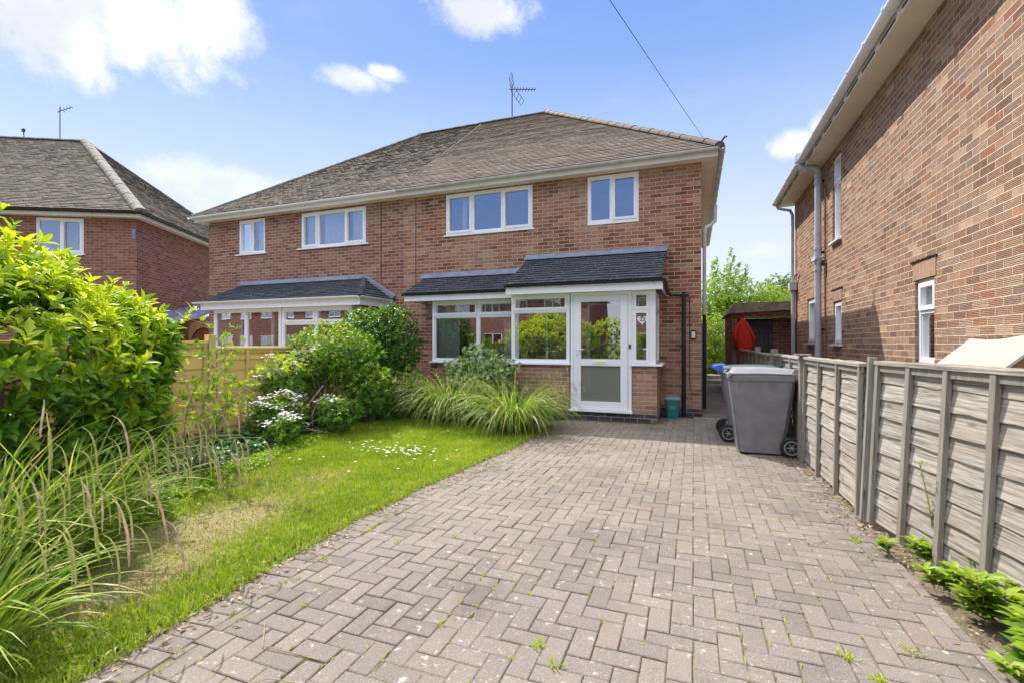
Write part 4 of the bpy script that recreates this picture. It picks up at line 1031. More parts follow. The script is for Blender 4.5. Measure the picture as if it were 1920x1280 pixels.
poly_sheet('soil', [(-14, -6), (2.3, -6), (2.3, 13.5), (.14, 13.5), (.14, 9.5), (-14, 9.5)], -.035, 'soil')
LAWN = [(-2.75, -3), (-2.42, .2), (-2.40, 1.0), (-2.44, 1.6), (-2.52, 2.5), (-2.50, 3.9), (-2.36, 5.0), (-2.26, 6.0), (-2.28, 6.8), (-2.75, 7.35), (-3.9, 7.55), (-4.9, 7.3), (-5.3, 6.7), (-5.15, 5.2), (-4.85, 4.2), (-4.6, 3.4), (-4.2, 2.7), (-3.7, 1.9), (-3.6, .5), (-4, -3)]
poly_sheet('lawn', LAWN, -.012, 'turf')
XE = 1.17
EDGE = [(-5, -2.15), (.2, -2.12), (1.2, -2.16), (2.2, -2.24), (3.0, -2.27), (3.9, -2.24), (4.9, -2.14), (5.8, -2.05), (6.8, -2.02), (7.4, -2.0), (9.5, -2.0)]


def edge_x(y):
    for (y0, x0), (y1, x1) in zip(EDGE, EDGE[1:]):
        if y0 <= y <= y1: return x0+(x1-x0)*(y-y0)/(y1-y0)
    return -2.1


mb = MB()
ys = np.linspace(-5, 9.36, 60)
for y0, y1 in zip(ys, ys[1:]):
    mb.face([(edge_x(y0)-.16, y0, -.011), (XE+.02, y0, -.011), (XE+.02, y1, -.011), (edge_x(y1)-.16, y1, -.011)])
struct(mb.build('joint_sand', M['sand'], base=(0, 0, -.011)))

mb = MB(); Ux = .1045; ox, oy = -2.3, -3.6


def paver(cx, cy, lx, ly, ang=0, sink=0):
    g = .0026; b = .0045; hx, hy = lx/2-g, ly/2-g; h = random.gauss(0, .0012)-sink
    tx, ty = random.gauss(0, .006), random.gauss(0, .006); r = random.random()
    ang += random.gauss(0, .006); ca, sa = math.cos(ang), math.sin(ang)
    cx += random.gauss(0, .0012); cy += random.gauss(0, .0012)
    pts = []
    for (ex, z) in ((0, -.03), (0, -.0035), (b, 0)):
        for sx_, sy_ in ((-1, -1), (1, -1), (1, 1), (-1, 1)):
            x, y = sx_*(hx-ex), sy_*(hy-ex)
            pts.append((cx+x*ca-y*sa, cy+x*sa+y*ca, z+h+x*tx+y*ty))
    mb.idx(pts, [(8, 9, 10, 11)]+[(i+j, i+(j+1) % 4, i+4+(j+1) % 4, i+4+j) for i in (0, 4) for j in range(4)], r)


NX, NY = int(3.6/Ux)+2, int(13.2/Ux)
for i in range(-2, NX):
    for j in range(NY):
        c = (i-j) % 4
        if c == 0: x, y, lx, ly = ox+(i+1)*Ux, oy+(j+.5)*Ux, 2*Ux, Ux
        elif c == 3: x, y, lx, ly = ox+(i+.5)*Ux, oy+(j+1)*Ux, Ux, 2*Ux
        else: continue
        if y > 9.33: continue
        xa, xb = max(x-lx/2, edge_x(y)+.048), min(x+lx/2, XE+.03)
        if xb-xa < .03: continue
        x, lx = (xa+xb)/2, xb-xa
        if y > 8.30 and x < -.42 : continue
        sink = .010*math.exp(-((x+1.1)/.35)**2)+.008*math.exp(-((x-.3)/.4)**2)
        paver(x, y, lx, ly, 0, sink*(.5+.5*math.sin(y*1.3)))
y = -4.0
while y < 8.2:      # header course along the lawn
    x = edge_x(y); an = math.atan2(edge_x(y+.05)-edge_x(y-.05), .1)
    paver(x-.055, y, .2, .1, -an, .004); y += .1015
struct(mb.build('driveway', M['paver'], base=(0, 0, 0)))

mb = MB()
for i in range(16):
    y0 = 9.37+i*.62
    for (x0, x1) in ((.15, .64), (.645, 1.13)):
        z = random.uniform(-.004, .006); mb.box(x0, x1, y0+.005, y0+.615, -.03, z+.012)
struct(mb.build('path', M['slab'], base=(.15, 9.37, 0), bevel=.004))
mb = MB(); mb.box(.0, 1.14, 9.335, 9.365, -.03, .014); struct(mb.build('path_edging', M['concrete'], base=(0, 9.335, 0), bevel=.003))
mb = MB(); mb.box(.3, 1.0, 17.2, 17.6, 0, .14); mb.box(.3, 1.0, 17.6, 19.5, 0, .28); struct(mb.build('rear_steps', M['concrete'], base=(.3, 17.2, 0), bevel=.01))
mb = MB(); mb.box(-60, 60, -13.5, -7.5, -.05, -.03); struct(mb.build('road', M['slab'], base=(0, -13, -.05)))

# ================================================================== fences
def lap_panel(name, a, b, h, lean, mslat, mpost, nslat, label, group, battens, side, z0=.03, cap=True, sag=0, gap=True):
    """overlap panel from a to b (xy); side: +1/-1 which side (left normal of a->b) the battens face"""
    a = Vector((*a, 0)); b = Vector((*b, 0)); D = (b-a); L = D.length; D.normalize(); Nn = Vector((-D.y, D.x, 0))*side
    rt = root('overlap_fence', label, 'fence', (a.x, a.y, 0), group=group)
    P = lambda u, v, w: tuple(a+D*u+Vector((0, 0, v))+Nn*(w-lean*v/h))
    mb = MB(); sh = (h-.05)/nslat
    for i in range(nslat):
        v0 = z0+i*sh; v1 = v0+sh+.028
        w = .0; n = 12; wob = [random.gauss(0, .0035) for _ in range(n+1)]; ph = random.random()*6; bow = random.gauss(0, .004)
        pts = []
        for k in range(n+1):
            u = L*k/n; dz = .006*math.sin(u*3.3+ph)+wob[k]
            pts += [P(u, v0+dz, .018+bow*math.sin(PI*k/n)), P(u, v1+dz*.4, .003), P(u, v0+dz, .008), P(u, v1+dz*.4, -.005)]
        fs = []
        for k in range(n):
            q = 4*k; fs += [(q, q+4, q+5, q+1), (q+2, q+3, q+7, q+6), (q, q+2, q+6, q+4), (q+1, q+5, q+7, q+3)]
        mb.idx(pts, fs)
    mb.build('slats', M[mslat], rt, recalc=False)
    mb = MB()
    for (f, wd) in battens:
        u = L*f; mb.pbox(P, u-wd/2, u+wd/2, z0-.02, h-.03, .016, .048)
    mb.build('battens', M[mpost], rt, bevel=.002)
    if cap:
        mb = MB(); mb.pbox(P, -.01, L+.01, h-.028, h, -.03, .052); mb.build('cap_rail', M[mslat], rt, bevel=.002)
        mb = MB(); mb.pbox(P, 0, L, h-.075, h-.03, .016, .036); mb.build('top_rail', M[mpost], rt)
    return rt


GB = 'weathered grey overlap panels along the right of the driveway'
# the run: from beside the camera (a) to the outbuilding
lap_panel('fence_panel', (1.27, 4.36), (1.60, 2.55), 1.225, .06, 'fence_grey', 'post_grey', 9, 'nearest grey overlap fence panel, at the right edge, weeds at its foot', GB, [(.015, .04), (.215, .042), (.41, .042), (.605, .042), (.80, .042), (.985, .04)], -1)
lap_panel('fence_panel', (1.20, 6.30), (1.24, 4.46), 1.205, .02, 'fence_grey', 'post_grey', 9, 'grey overlap fence panel directly right of the grey wheelie bin', GB, [(.015, .035), (.34, .038), (.67, .038), (.985, .035)], -1)
lap_panel('fence_panel', (1.17, 8.2), (1.19, 6.40), 1.20, .01, 'fence_grey', 'post_grey', 9, 'grey overlap fence panel partly hidden behind the wheelie bins', GB, [(.02, .035), (.34, .038), (.67, .038), (.98, .035)], -1)
lap_panel('fence_panel', (1.15, 10.1), (1.17, 8.28), 1.19, 0, 'fence_grey', 'post_grey', 8, 'grey fence panel showing just above the lids of the wheelie bins', GB, [(.02, .035), (.34, .038), (.67, .038), (.98, .035)], -1)
lap_panel('fence_panel', (1.10, 13.4), (1.14, 10.2), 1.20, .03, 'fence_grey', 'post_grey', 8, 'farthest and darkest fence panel, in front of the red jacket', GB, [(.02, .035), (.2, .038), (.4, .038), (.6, .035), (.8, .03)], -1)
GP = 'posts between the grey fence panels'
def fpost(x, y, h, lab, lx=0, ly=0, w=.075, capd=False):
    rt = root('fence_post', lab, 'fence post', (x, y, 0), group=GP)
    mb = MB(); mb.hexa([(x-w/2, y-w/2, 0), (x+w/2, y-w/2, 0), (x+w/2, y+w/2, 0), (x-w/2, y+w/2, 0), (x-w/2+lx, y-w/2+ly, h), (x+w/2+lx, y-w/2+ly, h), (x+w/2+lx, y+w/2+ly, h), (x-w/2+lx, y+w/2+ly, h)])
    mb.build('shaft', M['post_grey'], rt, bevel=.004)
    if capd:
        c = MB(); c.box(x-.075, x+.075, y-.075, y+.075, h, h+.022); c.build('cap', M['post_grey'], rt, bevel=.004)
fpost(1.225, 4.40, 1.255, 'leaning weathered fence post between the two nearest grey panels', .055, 0, .05)
fpost(1.175, 6.35, 1.215, 'fence post with flat square cap just right of the grey wheelie bin', 0, 0, .06, True)
fpost(1.15, 8.24, 1.27, 'pale square fence post rising above the wheelie bin lids', 0, 0, .09)
fpost(1.14, 10.15, 1.29, 'pale square fence post left of the other one, farther from the driveway', 0, 0, .09)

GY = 'new yellow overlap panels between the two front gardens'
lap_panel('fence_panel', (-6.2, 4.72), (-6.2, 6.55), 1.30, 0, 'fence_new', 'post_new', 8, 'new yellow larch fence panel right of its post, below the white bay', GY, [(.02, .045), (.27, .045), (.5, .045), (.75, .045), (.98, .045)], -1)
lap_panel('fence_panel', (-6.2, 2.80), (-6.2, 4.60), 1.38, 0, 'fence_new', 'post_new', 8, 'new yellow larch fence panel beside the big laurel shrub', GY, [(.02, .045), (.27, .045), (.5, .045), (.75, .045), (.98, .045)], -1)
lap_panel('fence_panel', (-6.2, 6.67), (-6.2, 8.4), 1.28, 0, 'fence_new', 'post_new', 8, 'new yellow larch fence panel hidden behind the round shrub', GY, [(.02, .045), (.27, .045), (.5, .045), (.75, .045), (.98, .045)], -1)
lap_panel('fence_panel', (-6.2, .9), (-6.2, 2.68), 1.38, 0, 'fence_new', 'post_new', 8, 'new yellow larch fence panel wholly behind the big laurel shrub', GY, [(.02, .045), (.5, .045), (.98, .045)], -1)
for (yy, hh, lab) in ((4.66, 1.47, 'square yellow fence post standing above the panel below the left bay window'), (6.61, 1.36, 'yellow fence post hidden among the leaves of the round shrub'), (2.74, 1.47, 'yellow fence post behind the big laurel shrub')):
    rt = root('fence_post', lab, 'fence post', (-6.2, yy, 0), group='posts of the new yellow fence')
    mb = MB(); mb.box(-6.25, -6.15, yy-.05, yy+.05, 0, hh); mb.build('shaft', M['post_new'], rt, bevel=.006)

# ================================================================== wheelie bins
def bin_(x, y, rz, lab, mbody, mlid, sticker=False, group='wheelie bins at the mouth of the passage'):
    """front faces local -x, hinge and wheels at +x; origin = centre of base"""
    rt = root('wheelie_bin', lab, 'wheelie bin', (x, y, 0), rz, group=group)
    mm = ROOT[rt.name]; ROOT[rt.name] = Matrix.Identity(4)
    b = MB()
    fx0, fx1, hy = -.255, .25, .235; tx0, tx1, ty = -.36, .37, .285
    def ring(z, t, e=0):
        a0, a1, hh = fx0+(tx0-fx0)*t-e, fx1+(tx1-fx1)*t+e, hy+(ty-hy)*t+e; c = .045
        return [(a0+c, -hh, z), (a1-c, -hh, z), (a1, -hh+c, z), (a1, hh-c, z), (a1-c, hh, z), (a0+c, hh, z), (a0, hh-c, z), (a0, -hh+c, z)]
    lv = [(.02, 0, 0), (.16, .06, 0), (.9, .93, 0), (.905, .94, .016), (.965, 1, .016), (.97, 1, .004), (1.0, 1, .004)]
    pts = []
    for z, t, e in lv: pts += ring(z, t, e)
    fs = [(i*8+j, i*8+(j+1) % 8, (i+1)*8+(j+1) % 8, (i+1)*8+j) for i in range(len(lv)-1) for j in range(8)]+[tuple(range(7, -1, -1)), tuple((len(lv)-1)*8+j for j in range(8))]
    b.idx(pts, fs)
    # ribs on the front and under the rim
    for yy in (-.19, .19): b.hexa([(-.262, yy-.012, .04), (-.25, yy-.012, .04), (-.25, yy+.012, .04), (-.262, yy+.012, .04), (-.362, yy-.012, .88), (-.345, yy-.012, .88), (-.345, yy+.012, .88), (-.362, yy+.012, .88)])
    for xx in (-.26, -.05, .1, .28):
        for sg in (-1, 1): b.hexa([(xx-.006, sg*.262, .80), (xx+.006, sg*.262, .80), (xx+.006, sg*.28, .80), (xx-.006, sg*.28, .80), (xx-.006, sg*.27, .905), (xx+.006, sg*.27, .905), (xx+.006, sg*.30, .905), (xx-.006, sg*.30, .905)])
    b.hexa([(.24, -.2, .02), (.30, -.2, .02), (.30, .2, .02), (.24, .2, .02), (.25, -.2, .22), (.29, -.2, .22), (.29, .2, .22), (.25, .2, .22)])
    body = b.build('body', mbody, rt, bevel=.006)
    # lid: shallow dome with a rolled front lip and hinge lobes
    l = MB(); nx, ny = 14, 8; pts = []
    for i in range(nx+1):
        for j in range(ny+1):
            u, v = i/nx, j/ny; xx = -.395+u*(.79); yy = -.305+v*.61
            dome = .045*(1-abs(2*v-1)**4)*min(1, (u+.05)*6)*(1-.25*u)
            z = 1.005+dome+.018*math.sin(PI*u)
            if u < .02: z -= .045
            if j in (0, ny): z -= .028
            pts.append((xx, yy, z))
    k = len(pts); pts += [(q[0]*.97, q[1]*.97, 1.0) for q in pts]
    W_ = ny+1; fs = []
    for i in range(nx):
        for j in range(ny):
            q = i*W_+j; fs += [(q, q+W_, q+W_+1, q+1), (k+q, k+q+1, k+q+W_+1, k+q+W_)]
    for i in range(nx): fs += [(i*W_, k+i*W_, k+(i+1)*W_, (i+1)*W_), (i*W_+ny, (i+1)*W_+ny, k+(i+1)*W_+ny, k+i*W_+ny)]
    for j in range(ny): fs += [(j, j+1, k+j+1, k+j), (nx*W_+j, k+nx*W_+j, k+nx*W_+j+1, nx*W_+j+1)]
    l.idx(pts, fs)
    for sg in (-1, 1): l.prism([(.30, .99), (.33, 1.05), (.42, 1.055), (.475, 1.04), (.48, 1.015), (.44, .975), (.36, .925), (.31, .93)], lambda p, q, t: (p, t, q), sg*.245, sg*.29)
    l.box(-.41, -.34, -.12, .12, 1.03, 1.062)
    l.build('lid', mlid, rt, bevel=.006)
    h = MB(); h.tube([(.445, -.26, 1.0), (.445, .26, 1.0)], .016, 10); h.build('handle', mbody, rt, smooth=True)
    for sg in (-1, 1):
        w = MB(); w.lathe([(.082, -.028), (.11, -.026), (.12, -.012), (.12, .012), (.11, .026), (.082, .028)], (.30, sg*.29, .12), 26, 'Y')
        wo = w.build('wheel', M['rubber'], rt, smooth=False)
        w = MB(); w.lathe([(.083, -.02), (.083, .02)], (.30, sg*.29, .12), 26, 'Y')
        s_ = sg*.031
        w.lathe([(.078, 0), (.084, s_), (.072, s_), (.062, s_*.5)], (.30, sg*.29, .12), 26, 'Y'); w.lathe([(.0, s_*1.25), (.016, s_*1.25), (.020, 0)], (.30, sg*.29, .12), 12, 'Y')
        for q in range(6):
            an = q*PI/3; c, s__ = math.cos(an), math.sin(an)
            w.tube([(.30+.015*c, sg*.29+s_*.85, .12+.015*s__), (.30+.074*c, sg*.29+s_*.7, .12+.074*s__)], .006, 5)
        w.build('hub', M['bin_lid_grey'], wo)
    w = MB(); w.tube([(.30, -.28, .12), (.30, .28, .12)], .012, 8); w.build('axle', M['metal'], rt)
    if sticker:
        s_ = MB(); s_.hexa([(-.2735, -.10, .26), (-.272, -.10, .26), (-.272, -.02, .26), (-.2735, -.02, .26), (-.3535, -.10, .86), (-.35, -.10, .86), (-.35, -.02, .86), (-.3535, -.02, .86)])
        st = s_.build('number_label', M['bin_lid_grey'], body)
    ROOT[rt.name] = mm
    return rt


bin_(.775, 6.76, R(2), 'nearest wheelie bin, mid grey with pale grey lid, beside the grey fence', M['bin_grey'], M['bin_lid_grey'], True)
b2 = bin_(.74, 7.53, R(182), 'wheelie bin behind the other one, dark green lid with blue hinge end', M['bin_grey'], M['bin_green'])
mb = MB()
mb.prism([(.27, .985), (.27, 1.035), (.33, 1.062), (.42, 1.064), (.485, 1.045), (.49, 1.012), (.44, .97)], lambda p, q, t: (p, t, q), -.296, .296)
_s = ROOT[b2.name]; ROOT[b2.name] = Matrix.Identity(4); mb.build('hinge_cover', M['bin_blue'], b2, bevel=.008); ROOT[b2.name] = _s

# food caddy
FC = root('food_caddy', 'small teal food waste caddy with paler lid at foot of the black downpipe', 'caddy', (-.36, 9.2, 0))
mb = MB()
def rr(z, w, d, c=.03, x=-.36, y=9.2): return [(x-w+c, y-d, z), (x+w-c, y-d, z), (x+w, y-d+c, z), (x+w, y+d-c, z), (x+w-c, y+d, z), (x-w+c, y+d, z), (x-w, y+d-c, z), (x-w, y-d+c, z)]
lv = [(.0, .10, .085), (.34, .128, .11)]; pts = sum([rr(*q) for q in lv], [])
mb.idx(pts, [(j, (j+1) % 8, 8+(j+1) % 8, 8+j) for j in range(8)]+[tuple(range(7, -1, -1)), tuple(range(8, 16))])
bd = mb.build('body', M['teal'], FC, bevel=.006)
mb = MB(); mb.hexa([(-.41, 9.087, .16), (-.32, 9.087, .16), (-.32, 9.1, .16), (-.41, 9.1, .16), (-.41, 9.08, .23), (-.32, 9.08, .23), (-.32, 9.1, .23), (-.41, 9.1, .23)]); mb.build('panel', M['teal_lid'], bd)
mb = MB(); lv = [(.335, .137, .118), (.36, .14, .12), (.385, .11, .095), (.39, .07, .06)]; pts = sum([rr(*q) for q in lv], [])
mb.idx(pts, [(i*8+j, i*8+(j+1) % 8, (i+1)*8+(j+1) % 8, (i+1)*8+j) for i in range(3) for j in range(8)]+[tuple(range(7, -1, -1)), tuple(range(24, 32))]); mb.build('lid', M['teal_lid'], FC, bevel=.003)
mb = MB(); mb.tube([(-.48, 9.14, .36), (-.475, 9.12, .40), (-.44, 9.11, .425), (-.28, 9.11, .425), (-.245, 9.12, .40), (-.24, 9.14, .36)], .010, 7); mb.build('handle', M['teal_lid'], FC)

# ================================================================== aerials and overhead wire
def yagi(name, lab, base, h, dirv, L, elems, refl=True, mt='dark_metal', k=1.0):
    rt = root(name, lab, 'aerial', base); b = Vector(base); d = Vector(dirv).normalized(); top = b+Vector((0, 0, h))
    mb = MB(); mb.tube([b, top], .018*k, 7); mb.build('mast', M[mt], rt)
    mb = MB(); s = d.cross(Vector((0, 0, 1))).normalized(); u = s.cross(d)
    c = b+Vector((0, 0, h*.86)); a = c-d*.1; e = c+d*L
    mb.tube([a, e], .013*k, 6); bo = mb.build('boom', M[mt], rt)
    mb = MB()
    for i in range(elems):
        q = c+d*(L*(.22+.76*i/(elems-1))); w = .10-.035*i/elems
        mb.tube([q-s*w, q+s*w], .007*k, 5); mb.tube([q-u*w*.55-s*w*.6, q+u*w*.55-s*w*.6], .006*k, 4); mb.tube([q-u*w*.55+s*w*.6, q+u*w*.55+s*w*.6], .006*k, 4)
    mb.build('elements', M[mt], bo)
    if refl:
        mb = MB()
        for sg in (1, -1):
            q0 = c+d*.02; q1 = c+u*sg*.42-d*.0+d*.28*(1 if sg < 0 else -.0)
            mb.tube([q0-s*.16, q1-s*.16], .008*k, 5); mb.tube([q0+s*.16, q1+s*.16], .008*k, 5)
            for t_ in (.25, .5, .75, 1): q = q0.lerp(q1, t_); mb.tube([q-s*.2, q+s*.2], .007*k, 5)
        mb.build('reflector', M[mt], bo)
    return rt


yagi('tv_aerial', 'large rooftop aerial with long boom on the ridge of the central pair', (-5.2, 13.7, 8.25), 1.02, (.8, .55, .12), .75, 7)
yagi('tv_aerial', 'thin mast aerial above the far left roof', tuple(ROOT[HN.name].inverted() @ Vector((-4.9, 4.2, 8.35))), 1.12, (.75, .3, .3), .42, 4, refl=False, k=.8)
st = root('tv_aerial', 'short tilted aerial stub left of the thin mast on the far left roof', 'aerial', tuple(ROOT[HN.name].inverted() @ Vector((-6.0, 4.2, 8.35))))
sb = ROOT[HN.name].inverted() @ Vector((-6.0, 4.2, 8.35)); mb = MB(); mb.tube([sb, sb+Vector((-.04, 0, .28))], .016, 6); mb.box(sb.x-.09, sb.x+.01, sb.y-.03, sb.y+.03, sb.z+.2, sb.z+.3); mb.build('mast', M['dark_metal'], st)
mb = MB(); A = Vector((EXR-.25, EY0+.08, 4.96)); B = Vector((-3.5, -6, 9.6))
B = Vector((.215*-4.6, 3.2, 1.36)) ; B = Vector((0, 0, 1.36))+Vector((-.1573, 1.01, .7176))*4.0
C2 = A+(B-A)*3.2
pts = [A.lerp(C2, t/24)-Vector((0, 0, 1.3*4*(t/24)*(1-t/24)*.04)) for t in range(25)]
mb.tube(pts, .0032, 5); tag(mb.build('overhead_wire', M['dark_metal'], base=tuple(A)), 'thin overhead telephone wire running down to the right eaves corner', 'wire')

# ================================================================== foliage (numpy)
def unit(a): return a/np.maximum(np.linalg.norm(a, axis=-1, keepdims=True), 1e-9)


TEMPL = {
    'ellip': (np.array([(0, 0, 0), (.33, .5, .10), (.33, 0, 0), (.33, -.5, .10), (.70, .36, .04), (.70, 0, -.03), (.70, -.36, .04), (1, 0, -.12)]),
              np.array([(0, 2, 1), (0, 3, 2), (1, 2, 5), (1, 5, 4), (2, 3, 6), (2, 6, 5), (4, 5, 7), (5, 6, 7)])),
    'dia': (np.array([(0, 0, 0), (.45, .5, .10), (1, 0, -.06), (.45, -.5, .10), (.5, 0, 0)]), np.array([(0, 4, 1), (1, 4, 2), (0, 3, 4), (3, 2, 4)])),
}


def leaves(name, C, A, Nn, L, Wd, rnd, mt, parent=None, base=None, tpl='dia'):
    tv, tf = TEMPL[tpl]; n = len(C); A = unit(A); s = unit(np.cross(A, Nn)); u = np.cross(s, A)
    L = np.broadcast_to(L, n)[:, None, None]; Wd = np.broadcast_to(Wd, n)[:, None, None]
    V = C[:, None, :]+A[:, None, :]*L*tv[None, :, 0:1]+s[:, None, :]*Wd*tv[None, :, 1:2]+u[:, None, :]*L*tv[None, :, 2:3]
    k = len(tv); T = (tf[None]+(np.arange(n)*k)[:, None, None]).reshape(-1, 3)
    return np_mesh(name, V.reshape(-1, 3), T, np.repeat(rnd, len(tf)), M[mt], parent, base)


def ribbons(paths, side, w):
    """paths (n,k,3), side (n,3), w (n,k) -> V,T,n_tri_per"""
    n, k, _ = paths.shape
    Lp = paths-side[:, None, :]*w[..., None]; Rp = paths+side[:, None, :]*w[..., None]
    V = np.stack([Lp, Rp], 2).reshape(-1, 3)
    tri = []
    for i in range(k-1): a = 2*i; tri += [(a, a+1, a+3), (a, a+3, a+2)]
    tri = np.array(tri); T = (tri[None]+(np.arange(n)*2*k)[:, None, None]).reshape(-1, 3)
    return V, T, len(tri)


def tubes(paths, rad, sides=5):
    n, k, _ = paths.shape
    d = unit(np.gradient(paths, axis=1)); a = np.where(np.abs(d[..., 2:3]) < .9, np.array([0, 0, 1.]), np.array([1., 0, 0]))
    u = unit(np.cross(d, a)); v = np.cross(d, u); an = np.arange(sides)*2*PI/sides
    V = paths[:, :, None, :]+(u[:, :, None, :]*np.cos(an)[None, None, :, None]+v[:, :, None, :]*np.sin(an)[None, None, :, None])*rad[:, :, None, None]
    tri = []
    for i in range(k-1):
        for j in range(sides): a0, a1, b0, b1 = i*sides+j, i*sides+(j+1) % sides, (i+1)*sides+j, (i+1)*sides+(j+1) % sides; tri += [(a0, a1, b1), (a0, b1, b0)]
    tri = np.array(tri); T = (tri[None]+(np.arange(n)*k*sides)[:, None, None]).reshape(-1, 3)
    return V.reshape(-1, 3), T, len(tri)


def fib(n, r=rng):
    v = r.normal(size=(n, 3)); return unit(v)


def blob_noise(P, f, seed=0):
    """cheap smooth noise for lumps"""
    r = np.random.default_rng(seed); o = 0
    for i in range(5):
        k = r.normal(size=3)*f*(1+.6*i); ph = r.uniform(0, 6.28); o = o+np.sin(P @ k+ph)/(1+.5*i)
    return o/3


def crown_points(n, c, rad, seed, shell=.25, lump=.14, f=2.2, zmin=None, low=None):
    """points spread through the outer part of a lumpy ellipsoid"""
    r = np.random.default_rng(seed); d = unit(r.normal(size=(n, 3)))
    lm = 1+lump*blob_noise(d*1.0, f, seed+1); depth = np.abs(r.normal(size=n))*shell; depth = np.minimum(depth, .85)
    rr_ = (lm*(1-depth))[:, None]; P = np.array(c)+d*rr_*np.array(rad)
    if zmin is not None: k = P[:, 2] > zmin; P, d, depth = P[k], d[k], depth[k]
    return P, d, depth


def shoots(P, d, depth, per, L, W, mt, name, parent, up=.5, spread=.9, rfun=None, tpl='dia', seed=1, stemlen=0.0):
    """a rosette of leaves round every shoot tip"""
    r = np.random.default_rng(seed); n = len(P); ax = unit(d+np.array([0, 0, up])+r.normal(size=(n, 3))*.35)
    t1 = unit(np.cross(ax, r.normal(size=(n, 3)))); t2 = np.cross(ax, t1)
    ph = (np.arange(per)[None]*2.399+r.uniform(0, 6.28, (n, 1))); q = r.uniform(.5, 1.25, (n, per))*spread
    dirs = ax[:, None]*np.cos(q)[..., None]+(t1[:, None]*np.cos(ph)[..., None]+t2[:, None]*np.sin(ph)[..., None])*np.sin(q)[..., None]
    dirs = dirs+np.array([0, 0, -.12]); C = P[:, None]+ax[:, None]*(np.linspace(-stemlen, stemlen*.3, per)[None, :, None])
    rnd = np.clip((rfun(P, d, depth, r)[:, None] if rfun else r.random((n, 1)))+r.normal(size=(n, per))*.11, 0, 1)
    Ll = L*r.uniform(.42, 1.2, (n, per)); nn = ax[:, None]*1.0+r.normal(size=(n, per, 3))*.25
    return leaves(name, C.reshape(-1, 3), dirs.reshape(-1, 3), nn.reshape(-1, 3), Ll.ravel(), (W/L*Ll).ravel(), rnd.ravel(), mt, parent, tpl=tpl)


def branches(name, parent, base, tips, mt='bark', r0=.02, r1=.004, seed=3, wob=.05):
    r = random.Random(seed); mb = MB(); b = Vector(base)
    for tp in tips:
        tp = Vector(tp); st = b+Vector((r.uniform(-.06, .06), r.uniform(-.06, .06), 0)); pts = []
        for i in range(7):
            t = i/6; q = st.lerp(tp, t); q.z = st.z+(tp.z-st.z)*(t**.75); q += Vector((r.gauss(0, wob), r.gauss(0, wob), r.gauss(0, wob*.5)))*math.sin(PI*t); pts.append(q)
        mb.tube(pts, [r0+(r1-r0)*i/6 for i in range(7)], 6)
    return mb.build(name, M[mt], parent, smooth=True)


def tips_of(P, k, seed=0):
    r = np.random.default_rng(seed); return [tuple(P[i]) for i in r.choice(len(P), k, replace=False)]


# ---- big laurel at the left
LA = root('laurel_shrub', 'huge glossy yellow-green laurel shrub filling the left edge of the garden', 'shrub', (-4.6, 1.4, 0))
lobes = [((-4.80, 1.62, 1.02), (1.18, 1.16, 1.16), 3100, 41), ((-4.66, 2.2, .72), (.76, .72, .76), 1300, 42), ((-4.75, 2.46, 1.2), (.64, .6, .64), 1150, 47), ((-4.9, .6, 1.25), (1.15, 1.1, 1.2), 1500, 43), ((-4.3, -.8, 1.2), (1.1, 1.2, 1.15), 700, 44), ((-3.1, -2.4, 1.1), (1.35, 1.0, 1.25), 900, 46), ((-5.45, 2.2, 1.1), (.85, .85, .95), 500, 45)]
PP, DD, HH = [], [], []
for (c, ra, n, sd) in lobes:
    P_, d_, h_ = crown_points(n, c, ra, sd, .16, .11, 2.6, .12); PP.append(P_); DD.append(d_); HH.append(h_)
P_, d_, h_ = map(np.concatenate, (PP, DD, HH))
keep = np.ones(len(P_), bool)
for (c, ra, n, sd) in lobes: keep &= (((P_-np.array(c))/np.array(ra))**2).sum(1) > .55
P_, d_, h_ = P_[keep], d_[keep], h_[keep]


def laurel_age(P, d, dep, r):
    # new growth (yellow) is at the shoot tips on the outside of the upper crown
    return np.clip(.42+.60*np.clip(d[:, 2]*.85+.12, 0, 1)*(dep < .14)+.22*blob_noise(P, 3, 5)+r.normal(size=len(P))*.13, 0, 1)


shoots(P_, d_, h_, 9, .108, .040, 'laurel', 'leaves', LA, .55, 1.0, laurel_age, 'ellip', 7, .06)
ns = rng.choice(len(P_), 200); e = P_[ns]+d_[ns]*.02   # thin shoots standing proud of the outline at the top
k = d_[ns][:, 2] > .35; e = e[k]; de = unit(d_[ns][k]+np.array([0, 0, .9])+rng.normal(size=(k.sum(), 3))*.3)
L_ = rng.uniform(.08, .24, len(e)); Q = np.concatenate([e+de*(L_*t)[:, None] for t in (.35, .6, .8, 1)])
shoots(Q, np.concatenate([de]*4), np.zeros(len(Q)), 4, .085, .03, 'laurel', 'young_shoots', LA, .6, .85, lambda P, d, dep, r: np.clip(.82+r.normal(size=len(P))*.08, 0, 1), 'ellip', 8, .01)
branches('branches', LA, (-4.6, 1.4, 0), tips_of(P_[d_[:, 2] > -.2], 46, 3), 'bark', .035, .006, 4, .12)

